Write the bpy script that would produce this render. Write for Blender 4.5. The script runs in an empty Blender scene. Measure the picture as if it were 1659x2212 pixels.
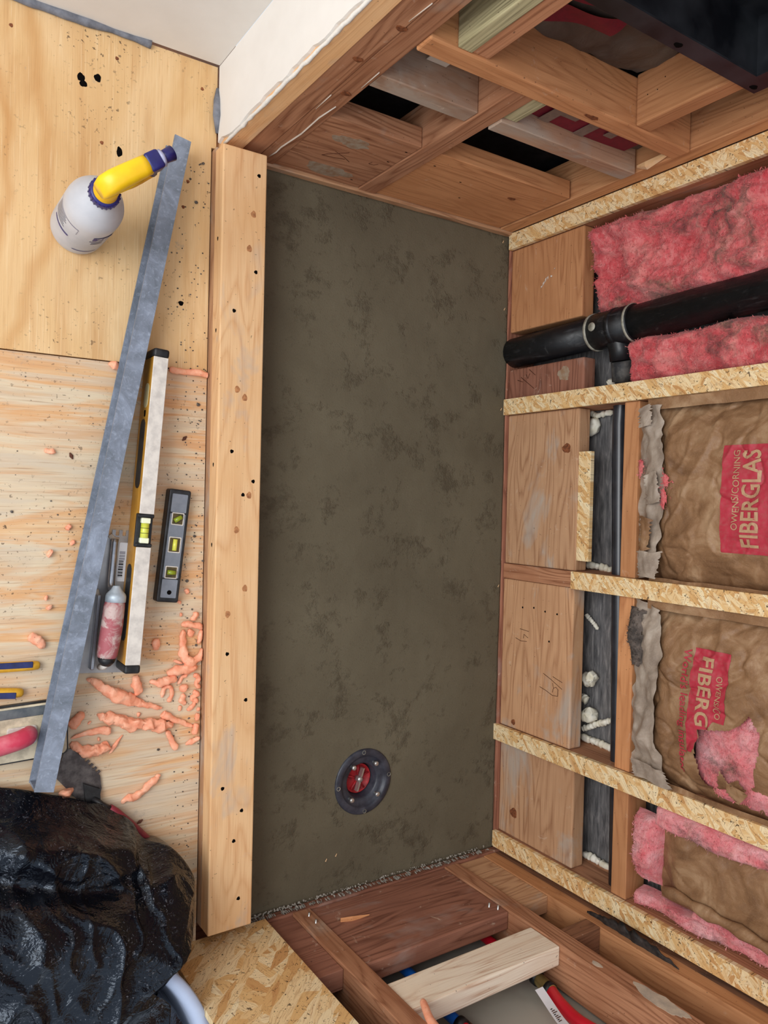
import bpy, bmesh, math, random
from mathutils import Vector, Matrix, noise

# ------------------------------------------------------------------ camera, sky, light, exposure
SC = bpy.context.scene
COL = SC.collection
PI = math.pi

cam_data = bpy.data.cameras.new('camera')
cam_data.sensor_fit = 'HORIZONTAL'
cam_data.sensor_width = 36.0
cam_data.lens = 35.8216
cam_data.clip_start = 0.02
cam_data.clip_end = 60
cam = bpy.data.objects.new('camera', cam_data)
COL.objects.link(cam)
RIGHT = Vector((0.8339867, 0.0238373, 0.5512694))
UP = Vector((-0.0106048, 0.9995743, -0.0271788))
BACK = Vector((-0.5516826, 0.0168206, 0.8338845))
mw = Matrix.Identity(4)
for i in range(3):
    mw[i][0], mw[i][1], mw[i][2] = RIGHT[i], UP[i], BACK[i]
mw.translation = Vector((-1.305852, -0.007056, 1.431187))
cam.matrix_world = mw
SC.camera = cam

world = bpy.data.worlds.new('sky')
SC.world = world
world.use_nodes = True
wb = world.node_tree.nodes['Background']
wb.inputs[0].default_value = (0.80, 0.89, 1.0, 1)
wb.inputs[1].default_value = 0.86

def area(name, loc, target, sx, sy, power, col):
    d = bpy.data.lights.new(name, 'AREA')
    d.shape = 'RECTANGLE'
    d.size, d.size_y = sx, sy
    d.energy = power
    d.color = col
    o = bpy.data.objects.new(name, d)
    COL.objects.link(o)
    o.location = loc
    o.rotation_euler = (Vector(target) - Vector(loc)).to_track_quat('-Z', 'Y').to_euler()
    return o

# area light added left of the shower for an assumed window; none is built
area('assumed_window_light', (-2.60, 0.20, 1.75), (-0.5, -0.35, 0.1), 1.6, 1.3, 37, (1.0, 0.99, 0.975))

SC.view_settings.view_transform = 'Standard'
SC.view_settings.look = 'None'
SC.view_settings.gamma = 1.0
SC.view_settings.use_curve_mapping = False
SC.view_settings.exposure = 0.25

# ------------------------------------------------------------------ helpers: objects
def tag(o, label=None, cat=None, group=None, kind=None):
    if label: o['label'] = label
    if cat: o['category'] = cat
    if group: o['group'] = group
    if kind: o['kind'] = kind
    return o

def wloc(o):
    v = Vector((0, 0, 0))
    while o is not None:
        v += o.location
        o = o.parent
    return v

def empty(name, loc=(0, 0, 0), rz=0.0, label=None, cat=None, group=None, kind=None):
    o = bpy.data.objects.new(name, None)
    o.empty_display_size = 0.05
    COL.objects.link(o)
    o.location = loc
    o.rotation_euler = (0, 0, rz)
    return tag(o, label, cat, group, kind)

def link_mesh(name, bm, mat, parent=None, smooth=False, loc=(0, 0, 0)):
    """bm is in the parent's local frame (or the world when there is no parent), minus loc"""
    me = bpy.data.meshes.new(name)
    bmesh.ops.recalc_face_normals(bm, faces=bm.faces[:])
    bm.to_mesh(me)
    bm.free()
    if smooth:
        for p in me.polygons: p.use_smooth = True
    me.materials.append(mat)
    o = bpy.data.objects.new(name, me)
    COL.objects.link(o)
    o.location = loc
    if parent is not None: o.parent = parent
    return o

def pydata(name, verts, faces, mat, parent=None, smooth=True, loc=(0, 0, 0)):
    me = bpy.data.meshes.new(name)
    me.from_pydata(verts, [], faces)
    me.update()
    if smooth:
        for p in me.polygons: p.use_smooth = True
    me.materials.append(mat)
    o = bpy.data.objects.new(name, me)
    COL.objects.link(o)
    o.location = loc
    if parent is not None: o.parent = parent
    return o

def b_box(bm, x0, x1, y0, y1, z0, z1, bev=0.0, seg=1):
    r = bmesh.ops.create_cube(bm, size=1.0)
    for v in r['verts']:
        v.co = Vector(((x0 + x1) / 2 + v.co.x * (x1 - x0), (y0 + y1) / 2 + v.co.y * (y1 - y0), (z0 + z1) / 2 + v.co.z * (z1 - z0)))
    if bev > 0:
        es = list({e for v in r['verts'] for e in v.link_edges})
        bmesh.ops.bevel(bm, geom=es, offset=bev, segments=seg, affect='EDGES', profile=0.5)

def b_tube(bm, pts, rad, seg=10, caps=True, flat=1.0):
    """swept tube along pts; rad number or list"""
    pts = [Vector(p) for p in pts]
    n = len(pts)
    if not hasattr(rad, '__len__'): rad = [rad] * n
    t0 = (pts[1] - pts[0]).normalized()
    up = Vector((0, 0, 1)) if abs(t0.z) < 0.9 else Vector((1, 0, 0))
    u = t0.cross(up).normalized()
    rings = []
    for i in range(n):
        if i == 0: t = pts[1] - pts[0]
        elif i == n - 1: t = pts[-1] - pts[-2]
        else: t = (pts[i + 1] - pts[i]).normalized() + (pts[i] - pts[i - 1]).normalized()
        t = t.normalized() if t.length > 1e-9 else t0
        u = (u - t * u.dot(t)).normalized()
        w = t.cross(u)
        ring = []
        for k in range(seg):
            a = 2 * PI * k / seg
            ring.append(bm.verts.new(pts[i] + (u * math.cos(a) + w * math.sin(a) * flat) * rad[i]))
        rings.append(ring)
    for i in range(n - 1):
        for k in range(seg):
            bm.faces.new((rings[i][k], rings[i][(k + 1) % seg], rings[i + 1][(k + 1) % seg], rings[i + 1][k]))
    if caps:
        bm.faces.new(rings[0][::-1])
        bm.faces.new(rings[-1])

def b_lathe(bm, prof, seg=32, c=(0, 0, 0), close=False):
    """profile of (r, z) turned about a vertical axis through c"""
    rings = []
    for r, z in prof:
        if r < 1e-6:
            rings.append([bm.verts.new((c[0], c[1], c[2] + z))])
        else:
            rings.append([bm.verts.new((c[0] + r * math.cos(2 * PI * k / seg), c[1] + r * math.sin(2 * PI * k / seg), c[2] + z)) for k in range(seg)])
    prs = list(zip(rings, rings[1:])) + ([(rings[-1], rings[0])] if close else [])
    for a, b in prs:
        for k in range(seg):
            k2 = (k + 1) % seg
            if len(a) == 1 and len(b) == 1: continue
            if len(a) == 1: bm.faces.new((a[0], b[k], b[k2]))
            elif len(b) == 1: bm.faces.new((a[k], a[k2], b[0]))
            else: bm.faces.new((a[k], a[k2], b[k2], b[k]))

def b_prism(bm, poly, z0, z1, bev=0.0):
    lo = [bm.verts.new((x, y, z0)) for x, y in poly]
    hi = [bm.verts.new((x, y, z1)) for x, y in poly]
    n = len(poly)
    bm.faces.new(lo[::-1])
    top = bm.faces.new(hi)
    for i in range(n):
        bm.faces.new((lo[i], lo[(i + 1) % n], hi[(i + 1) % n], hi[i]))
    if bev > 0:
        bmesh.ops.bevel(bm, geom=list(top.edges), offset=bev, segments=2, affect='EDGES', profile=0.5)

def rrect(x0, x1, y0, y1, r, n=4):
    out = []
    for cx, cy, a0 in ((x1 - r, y1 - r, 0), (x0 + r, y1 - r, 90), (x0 + r, y0 + r, 180), (x1 - r, y0 + r, 270)):
        for i in range(n + 1):
            a = math.radians(a0 + 90 * i / n)
            out.append((cx + r * math.cos(a), cy + r * math.sin(a)))
    return out

def fbm(p, oct=4, s=1.0):
    return noise.fractal(Vector(p) * s, 1.0, 2.0, oct)

def smooth01(t):
    t = max(0.0, min(1.0, t))
    return t * t * (3 - 2 * t)

def lerp(a, b, t): return a + (b - a) * t

# ------------------------------------------------------------------ helpers: materials
def srgb(r, g, b):
    f = lambda c: (c / 255 / 12.92) if c <= 10.3 else ((c / 255 + 0.055) / 1.055) ** 2.4
    return (f(r), f(g), f(b), 1)

class NT:
    def __init__(self, name, rough=0.7, spec=0.3, metal=0.0):
        self.m = bpy.data.materials.new(name)
        self.m.use_nodes = True
        self.t = self.m.node_tree
        self.b = self.t.nodes['Principled BSDF']
        self.b.inputs['Roughness'].default_value = rough
        self.b.inputs['Specular IOR Level'].default_value = spec
        self.b.inputs['Metallic'].default_value = metal
        tc = self.t.nodes.new('ShaderNodeTexCoord')
        oi = self.t.nodes.new('ShaderNodeObjectInfo')
        ml = self.n('ShaderNodeVectorMath', operation='SCALE', i={0: (3.1, 7.7, 5.3), 'Scale': oi.outputs['Random']})
        ad = self.n('ShaderNodeVectorMath', operation='ADD', i={0: tc.outputs['Object'], 1: ml.outputs[0]})
        self.co = ad.outputs[0]
        self.raw = tc.outputs['Object']
        self.rnd = oi.outputs['Random']
        self.geo = tc.outputs['Normal']
    def n(self, typ, i=None, **kw):
        nd = self.t.nodes.new(typ)
        for k, v in kw.items(): setattr(nd, k, v)
        for k, v in (i or {}).items():
            if isinstance(v, bpy.types.NodeSocket): self.t.links.new(v, nd.inputs[k])
            else: nd.inputs[k].default_value = v
        return nd
    def map(self, vec, scale=(1, 1, 1), rot=(0, 0, 0), loc=(0, 0, 0)):
        return self.n('ShaderNodeMapping', i={'Vector': vec, 'Scale': scale, 'Rotation': rot, 'Location': loc}).outputs[0]
    def noise(self, vec, scale=1.0, detail=3.0, rough=0.5, dist=0.0, color=False):
        nd = self.n('ShaderNodeTexNoise', i={'Vector': vec, 'Scale': scale, 'Detail': detail, 'Roughness': rough, 'Distortion': dist})
        return nd.outputs['Color' if color else 'Fac']
    def vor(self, vec, scale=1.0, feature='F1', out='Color', rnd=1.0):
        nd = self.n('ShaderNodeTexVoronoi', feature=feature, i={'Vector': vec, 'Scale': scale, 'Randomness': rnd})
        return nd.outputs[out]
    def math(self, op, a, b=0.0, clamp=False):
        return self.n('ShaderNodeMath', operation=op, use_clamp=clamp, i={0: a, 1: b}).outputs[0]
    def ramp(self, fac, stops, interp='LINEAR'):
        nd = self.n('ShaderNodeValToRGB', i={'Fac': fac})
        cr = nd.color_ramp
        cr.interpolation = interp
        while len(cr.elements) < len(stops): cr.elements.new(0.5)
        for e, (p, c) in zip(cr.elements, stops):
            e.position = p
            e.color = c if len(c) == 4 else (*c, 1)
        return nd.outputs[0]
    def step(self, fac, lo, hi):
        return self.n('ShaderNodeMapRange', i={'Value': fac, 'From Min': lo, 'From Max': hi}).outputs[0]
    def mix(self, fac, a, b, mode='MIX'):
        nd = self.n('ShaderNodeMix', data_type='RGBA', blend_type=mode, i={0: fac, 6: a, 7: b})
        return nd.outputs[2]
    def sep(self, c):
        return self.n('ShaderNodeSeparateColor', i={0: c}).outputs
    def col(self, c):
        if isinstance(c, bpy.types.NodeSocket): self.t.links.new(c, self.b.inputs['Base Color'])
        else: self.b.inputs['Base Color'].default_value = c
        return self
    def rough(self, s):
        self.t.links.new(s, self.b.inputs['Roughness']); return self
    def bump(self, h, strength=0.3, dist=0.002, prev=None):
        i = {'Height': h, 'Strength': strength, 'Distance': dist}
        if prev is not None: i['Normal'] = prev
        nd = self.n('ShaderNodeBump', i=i)
        self.t.links.new(nd.outputs[0], self.b.inputs['Normal'])
        return nd.outputs[0]

_cache = {}
def wood(kind, axis):
    key = (kind, axis)
    if key in _cache: return _cache[key]
    P = WOODS[kind]
    k = NT(f'{kind}_wood_{axis}', rough=P.get('rough', 0.72), spec=0.25)
    ai = 'xyz'.index(axis)
    def sc(a, c):
        s = [c, c, c]; s[ai] = a
        return tuple(s)
    n1 = k.noise(k.map(k.co, sc(P.get('along', 1.6), P.get('across', 15))), 1.0, 2.0, 0.45, 0.25)
    ring = k.math('PINGPONG', k.math('MULTIPLY', n1, P.get('rings', 14)), 0.5)
    ring = k.math('POWER', k.math('MULTIPLY', ring, 2.0), P.get('pow', 2.2))
    fib = k.noise(k.map(k.co, sc(9, 330)), 1.0, 3.0, 0.6)
    blot = k.noise(k.co, 7.0, 3.0, 0.55)
    fac = k.math('ADD', k.math('MULTIPLY', ring, P.get('ringamt', 0.55)), k.math('MULTIPLY', k.math('SUBTRACT', fib, 0.5), 1.5), True)
    c = k.mix(fac, P['light'], P['dark'])
    c = k.mix(k.step(blot, 0.42, 0.75), c, P.get('mid', P['dark']))
    # per-board tone
    tone = k.ramp(k.rnd, [(0.0, (0.78, 0.76, 0.75)), (0.5, (1, 1, 1)), (1.0, (1.12, 1.06, 1.0))])
    c = k.mix(P.get('vary', 0.8), c, k.mix(1.0, c, tone, 'MULTIPLY'))
    if 'stain' in P:
        sn = k.noise(k.map(k.co, sc(4.5, 9.0), loc=(3, 1, 2)), 1.0, 4.0, 0.65, 0.4)
        lo = P.get('stlo', 0.56)
        c = k.mix(k.math('MULTIPLY', k.step(sn, lo, lo + 0.13), P.get('stamt', 0.7)), c, P['stain'])
    sp = k.noise(k.co, 190.0, 1.0)
    c = k.mix(k.math('MULTIPLY', k.step(sp, 0.75, 0.79), 0.55), c, srgb(62, 44, 34))
    # pale scuffs
    sf = k.noise(k.map(k.co, (28, 28, 28), rot=(0.4, 0.3, 0.8)), 1.0, 5.0, 0.7, 1.2)
    c = k.mix(k.math('MULTIPLY', k.step(sf, 0.63, 0.70), P.get('scuff', 0.3)), c, srgb(214, 190, 168))
    k.col(c)
    h = k.math('ADD', k.math('MULTIPLY', ring, 0.6), fib)
    k.bump(h, P.get('bump', 0.35), 0.0008)
    _cache[key] = k.m
    return k.m

WOODS = {
    # old douglas fir framing, red brown
    'fir':    dict(light=srgb(188, 136, 102), dark=srgb(126, 76, 50), mid=srgb(166, 112, 80), stain=srgb(172, 158, 142), stlo=0.60, stamt=0.5, ringamt=0.75),
    'fir_orange': dict(light=srgb(208, 150, 104), dark=srgb(160, 102, 64), mid=srgb(190, 132, 88), ringamt=0.6, scuff=0.25),
    'fir_pale': dict(light=srgb(204, 160, 122), dark=srgb(152, 104, 72), mid=srgb(186, 142, 106), stain=srgb(180, 170, 158), stlo=0.54, stamt=0.75, ringamt=0.7, scuff=0.4),
    'fir_red': dict(light=srgb(164, 112, 90), dark=srgb(108, 66, 50), mid=srgb(144, 96, 78), stain=srgb(172, 152, 142), stlo=0.58, stamt=0.55, ringamt=0.8, scuff=0.55),
    'fir_dusty': dict(light=srgb(182, 148, 122), dark=srgb(132, 94, 72), mid=srgb(166, 130, 106), stain=srgb(176, 164, 150), stlo=0.50, stamt=0.7, ringamt=0.5, scuff=0.5),
    'fir_dark': dict(light=srgb(150, 104, 76), dark=srgb(96, 62, 44), mid=srgb(126, 86, 64), stain=srgb(80, 68, 62), stlo=0.57, stamt=0.5, ringamt=0.6, scuff=0.5),
    'pine':   dict(light=srgb(236, 194, 146), dark=srgb(206, 148, 98), mid=srgb(228, 180, 128), stain=srgb(180, 174, 168), stlo=0.57, stamt=0.6, ringamt=0.5, across=11, scuff=0.15),
    'spruce': dict(light=srgb(252, 238, 216), dark=srgb(204, 160, 128), mid=srgb(248, 230, 204), ringamt=0.85, across=26, rings=10, pow=3.0, vary=0.2, scuff=0.1),
    'treated': dict(light=srgb(198, 190, 150), dark=srgb(120, 112, 82), mid=srgb(182, 174, 134), ringamt=0.9, across=40, rings=9, pow=1.6, vary=0.2, scuff=0.1),
}

def osb(normal, mul=1.0, name='osb'):
    key = ('osb', normal, mul)
    if key in _cache: return _cache[key]
    k = NT(f'{name}_{normal}', rough=0.7, spec=0.3)
    idx = 'xyz'.index(normal)
    flat = [1, 1, 1]; flat[idx] = 0.05
    base = k.map(k.co, tuple(flat))
    wob = k.n('ShaderNodeVectorMath', operation='SCALE', i={0: k.noise(base, 25.0, 2.0, color=True), 'Scale': 0.012}).outputs[0]
    base = k.n('ShaderNodeVectorMath', operation='ADD', i={0: base, 1: wob}).outputs[0]
    col, hgt = None, None
    for j, ang in enumerate((12, 74, -38, 131)):
        rot = [0, 0, 0]; rot[idx] = math.radians(ang)
        r = k.map(base, (1, 1, 1), rot=tuple(rot), loc=(j * 1.7, j * 0.9, j * 2.3))
        s = [16 * mul, 16 * mul, 16 * mul]
        s[(idx + 1) % 3] = 62 * mul
        v = k.map(r, tuple(s))
        cs = k.sep(k.vor(v, 1.0))
        cc = k.ramp(cs[0], [(0.0, srgb(246, 226, 184)), (0.40, srgb(238, 208, 158)), (0.70, srgb(228, 186, 126)), (0.92, srgb(220, 174, 114)), (1.0, srgb(204, 152, 96))])
        fs = [30, 30, 30]; fs[(idx + 1) % 3] = 420
        fb = k.noise(k.map(r, tuple(fs)), 1.0, 3.0, 0.6)
        cc = k.mix(k.step(fb, 0.50, 0.80), cc, srgb(176, 122, 72))
        if col is None: col, hgt = cc, cs[2]
        else:
            m = k.step(cs[1], 0.58, 0.60)
            col = k.mix(m, col, cc)
            hgt = k.n('ShaderNodeMix', data_type='FLOAT', i={0: m, 2: hgt, 3: cs[2]}).outputs[0]
    fk = k.noise(k.map(base, (150, 150, 150), rot=(0.5, 0.5, 0.5)), 1.0, 2.0, 0.6, 1.5)
    col = k.mix(k.math('MULTIPLY', k.step(fk, 0.63, 0.66), 0.85), col, srgb(58, 36, 22))
    k.col(col)
    k.bump(hgt, 0.35, 0.0015)
    _cache[key] = k.m
    return k.m

def plain(name, col, rough=0.5, spec=0.4, metal=0.0, var=0.0, scale=30.0, col2=None, bump=0.0, bdist=0.001, coat=0.0):
    if name in _cache: return _cache[name]
    k = NT(name, rough=rough, spec=spec, metal=metal)
    nz = k.noise(k.co, scale, 4.0, 0.6)
    c2 = col2 if col2 is not None else tuple(max(0, c * (1 - var)) for c in col[:3]) + (1,)
    k.col(k.mix(k.step(nz, 0.38, 0.66), col, c2))
    if bump: k.bump(nz, bump, bdist)
    if coat: k.b.inputs['Coat Weight'].default_value = coat
    _cache[name] = k.m
    return k.m

# flat paints and plastics
def make_abs():
    k = NT('black_abs_plastic', rough=0.36, spec=0.45)
    n = k.noise(k.map(k.raw, (60, 60, 9)), 1.0, 5.0, 0.7, 1.0)
    f = k.noise(k.raw, 34.0, 5.0, 0.72, 0.6)
    c = k.mix(k.math('MULTIPLY', k.step(n, 0.58, 0.72), 0.45), srgb(20, 21, 24), srgb(84, 84, 86))
    c = k.mix(k.math('MULTIPLY', k.step(f, 0.62, 0.74), 0.4), c, srgb(104, 102, 100))
    k.col(c)
    k.rough(k.ramp(f, [(0.3, (0.28, 0.28, 0.28)), (0.7, (0.6, 0.6, 0.6))]))
    return k.m
M_ABS = make_abs()
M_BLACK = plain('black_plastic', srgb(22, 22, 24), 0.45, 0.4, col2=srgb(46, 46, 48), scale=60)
M_HOLE = plain('hole_black', srgb(14, 11, 10), 0.95, 0.05)
M_STEEL = plain('steel', srgb(196, 198, 204), 0.32, 0.5, 0.85, col2=srgb(150, 152, 160), scale=18)
M_ZINC = plain('zinc_bolt', srgb(214, 214, 210), 0.28, 0.5, 0.8, var=0.2)
M_PENCIL = plain('pencil_lead', srgb(84, 46, 30), 0.8, 0.2)
M_CAULK = plain('white_caulk', srgb(214, 200, 184), 0.5, 0.4, var=0.15)
M_SOLDER = plain('grey_cement_ring', srgb(176, 172, 156), 0.5, 0.4, col2=srgb(120, 116, 104), scale=60)
M_KNOT = plain('knot', srgb(146, 88, 56), 0.7, 0.2, col2=srgb(88, 52, 36), scale=160)
M_KNOTP = plain('pale_knot', srgb(196, 138, 92), 0.7, 0.2, col2=srgb(150, 98, 66), scale=160)
M_WFOAM = plain('white_spray_foam', srgb(238, 234, 220), 0.55, 0.35, col2=srgb(220, 212, 188), scale=40, bump=0.3, bdist=0.002)

def make_foam():
    k = NT('coral_spray_foam', rough=0.5, spec=0.35)
    n = k.noise(k.co, 55.0, 4.0, 0.6)
    f = k.noise(k.co, 340.0, 2.0, 0.6)
    c = k.ramp(n, [(0.25, srgb(236, 142, 108)), (0.5, srgb(248, 172, 138)), (0.75, srgb(255, 198, 166))])
    c = k.mix(k.math('MULTIPLY', k.step(f, 0.66, 0.72), 0.5), c, srgb(150, 76, 56))
    k.col(c)
    k.b.inputs['Subsurface Weight'].default_value = 0.15
    k.b.inputs['Subsurface Radius'].default_value = (0.006, 0.003, 0.002)
    k.bump(n, 0.3, 0.002)
    return k.m
M_FOAM = make_foam()

def make_mortar():
    k = NT('grey_deck_mortar', rough=0.92, spec=0.12)
    big = k.noise(k.co, 3.0, 4.0, 0.6, 0.3)
    mid = k.noise(k.co, 14.0, 6.0, 0.75, 0.1)
    fine = k.noise(k.co, 240.0, 3.0, 0.7)
    c = k.ramp(big, [(0.3, srgb(94, 86, 70)), (0.7, srgb(110, 102, 84))])
    patch = k.step(mid, 0.54, 0.66)
    c = k.mix(k.math('MULTIPLY', patch, 0.5), c, srgb(72, 63, 50))
    c = k.mix(k.math('MULTIPLY', k.step(fine, 0.62, 0.78), 0.30), c, srgb(140, 134, 118))
    c = k.mix(k.math('MULTIPLY', k.step(fine, 0.40, 0.26), 0.40), c, srgb(54, 47, 37))
    k.col(c)
    crumb = k.noise(k.co, 95.0, 4.0, 0.75)
    h = k.math('ADD', k.math('MULTIPLY', fine, 0.35), k.math('MULTIPLY', k.math('MULTIPLY', crumb, patch), 1.3))
    k.bump(h, 0.75, 0.003)
    return k.m
M_MORTAR = make_mortar()

def make_ply(name, upper):
    k = NT(name, rough=0.74, spec=0.22)
    if upper:
        st = k.noise(k.map(k.raw, (26, 1.6, 1)), 1.0, 4.0, 0.6, 0.4)
        wide = k.noise(k.map(k.raw, (7, 2.2, 1)), 1.0, 4.0, 0.6, 0.7)
        fib = k.noise(k.map(k.raw, (260, 6, 1)), 1.0, 3.0, 0.65)
        c = k.ramp(wide, [(0.28, srgb(206, 160, 108)), (0.46, srgb(222, 182, 130)), (0.60, srgb(230, 194, 146)), (0.78, srgb(214, 172, 120))])
        c = k.mix(k.math('MULTIPLY', k.step(st, 0.52, 0.68), 0.55), c, srgb(198, 148, 96))
        c = k.mix(k.math('MULTIPLY', k.step(fib, 0.58, 0.72), 0.55), c, srgb(244, 218, 176))
        c = k.mix(k.math('MULTIPLY', k.step(fib, 0.40, 0.28), 0.45), c, srgb(184, 132, 84))
        # arching figure by the wall: bent bands about a centre left of the sheet's middle
        sx = k.n('ShaderNodeSeparateXYZ', i={0: k.raw}).outputs
        wob = k.math('MULTIPLY', k.math('SUBTRACT', k.noise(k.raw, 6.0, 2.0), 0.5), 0.07)
        dx = k.math('ADD', sx[0], -0.42)
        dy = k.math('MULTIPLY', k.math('ADD', sx[1], -0.56), 0.42)
        d = k.math('ADD', k.math('SQRT', k.math('ADD', k.math('MULTIPLY', dx, dx), k.math('MULTIPLY', dy, dy))), wob)
        band = k.math('PINGPONG', k.math('MULTIPLY', d, 17.0), 0.5)
        fade = k.step(d, 0.30, 0.18)
        c = k.mix(k.math('MULTIPLY', k.math('MULTIPLY', k.step(band, 0.26, 0.46), fade), 0.55), c, srgb(196, 140, 82))
    else:
        st = k.noise(k.map(k.raw, (2.0, 34, 1)), 1.0, 4.0, 0.62, 0.5)
        wide = k.noise(k.map(k.raw, (1.7, 12, 1), loc=(0.4, 0.7, 0)), 1.0, 4.0, 0.6, 1.1)
        fib = k.noise(k.map(k.raw, (7, 280, 1)), 1.0, 3.0, 0.65)
        c = k.ramp(wide, [(0.30, srgb(214, 172, 126)), (0.42, srgb(208, 186, 158)), (0.50, srgb(218, 198, 168)), (0.58, srgb(216, 166, 118)), (0.72, srgb(224, 190, 148))])
        c = k.mix(k.math('MULTIPLY', k.step(st, 0.53, 0.62), 0.55), c, srgb(208, 160, 118))
        c = k.mix(k.math('MULTIPLY', k.step(st, 0.46, 0.38), 0.55), c, srgb(204, 190, 170))
        c = k.mix(k.math('MULTIPLY', k.step(fib, 0.55, 0.70), 0.55), c, srgb(226, 208, 182))
        c = k.mix(k.math('MULTIPLY', k.step(fib, 0.42, 0.28), 0.6), c, srgb(150, 112, 84))
    gm = k.noise(k.raw, 11.0, 6.0, 0.75, 0.2)
    c = k.mix(k.math('MULTIPLY', k.step(gm, 0.60 if not upper else 0.64, 0.70), 0.5), c, srgb(156, 148, 138))
    sp = k.noise(k.raw, 150.0, 2.0, 0.6)
    spm = k.noise(k.raw, 5.0, 3.0, 0.6)
    c = k.mix(k.math('MULTIPLY', k.math('MULTIPLY', k.step(sp, 0.64, 0.68), k.step(spm, 0.44, 0.62)), 0.85), c, srgb(84, 66, 52))
    k.col(c)
    k.bump(k.math('ADD', fib, k.math('MULTIPLY', st, 0.6)), 0.45, 0.0014)
    return k.m
M_PLY_U = make_ply('plywood_smooth', True)
M_PLY_L = make_ply('plywood_worn', False)

def make_drywall():
    k = NT('white_drywall', rough=0.85, spec=0.15)
    n = k.noise(k.co, 6.0, 4.0, 0.6)
    f = k.noise(k.co, 400.0, 2.0)
    k.col(k.ramp(n, [(0.3, srgb(226, 222, 216)), (0.7, srgb(236, 233, 228))]))
    k.bump(f, 0.08, 0.001)
    return k.m
M_DRY = make_drywall()
M_DRYBACK = plain('grey_drywall_back', srgb(176, 172, 160), 0.9, 0.1, col2=srgb(150, 146, 136), scale=5)
M_GYP = plain('gypsum_core', srgb(232, 228, 220), 0.95, 0.1, var=0.1, scale=120, bump=0.4, bdist=0.002)

def make_sheath():
    k = NT('black_sheathing_paper', rough=0.42, spec=0.45)
    n = k.noise(k.map(k.raw, (1, 6, 40)), 3.0, 4.0, 0.65, 0.4)
    m = k.noise(k.raw, 9.0, 3.0, 0.6)
    c = k.ramp(n, [(0.30, srgb(66, 66, 68)), (0.55, srgb(116, 114, 114)), (0.8, srgb(168, 164, 160))])  # pale grey streaks paint the paper's sheen into its colour
    c = k.mix(k.math('MULTIPLY', k.step(m, 0.58, 0.72), 0.6), c, srgb(124, 120, 118))
    k.col(c)
    k.bump(n, 0.3, 0.002)
    return k.m
M_SHEATH = make_sheath()

def make_kraft(name, c1, c2, c3, bump=0.5):
    k = NT(name, rough=0.5, spec=0.35)
    n = k.noise(k.raw, 11.0, 5.0, 0.62, 0.8)
    g = k.noise(k.raw, 420.0, 2.0)
    c = k.ramp(n, [(0.3, c1), (0.52, c2), (0.75, c3)])
    c = k.mix(k.math('MULTIPLY', k.step(g, 0.55, 0.75), 0.22), c, c3)
    k.col(c)
    w = k.noise(k.raw, 26.0, 4.0, 0.6, 1.6)
    k.bump(w, bump, 0.004)
    return k.m
M_KRAFT = make_kraft('brown_kraft_paper', srgb(112, 80, 54), srgb(146, 110, 78), srgb(186, 154, 120))
M_KRAFT_GREY = make_kraft('grey_kraft_paper', srgb(138, 122, 108), srgb(172, 156, 140), srgb(202, 190, 176))
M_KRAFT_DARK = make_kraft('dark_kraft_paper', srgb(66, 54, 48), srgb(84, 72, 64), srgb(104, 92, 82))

def make_print(name, a, b):
    k = NT(name, rough=0.5, spec=0.3)
    n = k.noise(k.raw, 120.0, 4.0, 0.7)
    k.col(k.mix(k.step(n, 0.45, 0.75), a, b))
    return k.m
M_RED = make_print('red_print', srgb(182, 52, 68), srgb(170, 82, 82))
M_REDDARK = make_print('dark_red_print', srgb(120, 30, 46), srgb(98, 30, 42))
M_LETTER = make_print('kraft_lettering', srgb(188, 152, 116), srgb(172, 120, 98))
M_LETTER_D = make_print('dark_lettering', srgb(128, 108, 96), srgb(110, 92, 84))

def make_fiber(name='pink_fiberglass', pale=False):
    k = NT(name, rough=1.0, spec=0.05)
    n = k.noise(k.raw, 12.0, 7.0, 0.68, 0.7)
    m = k.noise(k.map(k.raw, (30, 22, 34), rot=(0.6, 0.1, 0.3)), 1.0, 5.0, 0.7, 1.2)
    d = k.noise(k.map(k.raw, (6, 6, 6), loc=(4.2, 1.3, 2.2)), 1.0, 6.0, 0.72, 0.3)
    f = k.noise(k.map(k.raw, (190, 70, 300), rot=(0.5, 0.2, 0.4)), 1.0, 4.0, 0.7, 0.8)
    c = k.ramp(n, [(0.30, srgb(214, 92, 100)), (0.46, srgb(226, 132, 136)), (0.66, srgb(236, 178, 180))]) if pale else k.ramp(n, [(0.30, srgb(192, 64, 70)), (0.5, srgb(212, 98, 100)), (0.68, srgb(226, 144, 136))])
    c = k.mix(k.math('MULTIPLY', k.step(m, 0.50, 0.68), 0.45), c, srgb(234, 166, 160))
    c = k.mix(k.math('MULTIPLY', k.step(f, 0.54, 0.72), 0.35), c, srgb(244, 196, 188))
    lo = 0.58 if pale else 0.53
    c = k.mix(k.math('MULTIPLY', k.step(d, lo, lo + 0.12), 0.85), c, k.ramp(m, [(0.4, srgb(86, 66, 62)), (0.6, srgb(142, 112, 92))]))
    k.col(c)
    k.b.inputs['Sheen Weight'].default_value = 0.15
    h = k.math('ADD', k.math('ADD', n, m), k.math('MULTIPLY', f, 0.35))
    k.bump(h, 0.8, 0.006)
    return k.m
M_PINK = make_fiber()
M_PINKP = make_fiber('pale_pink_fiberglass', True)

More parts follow.
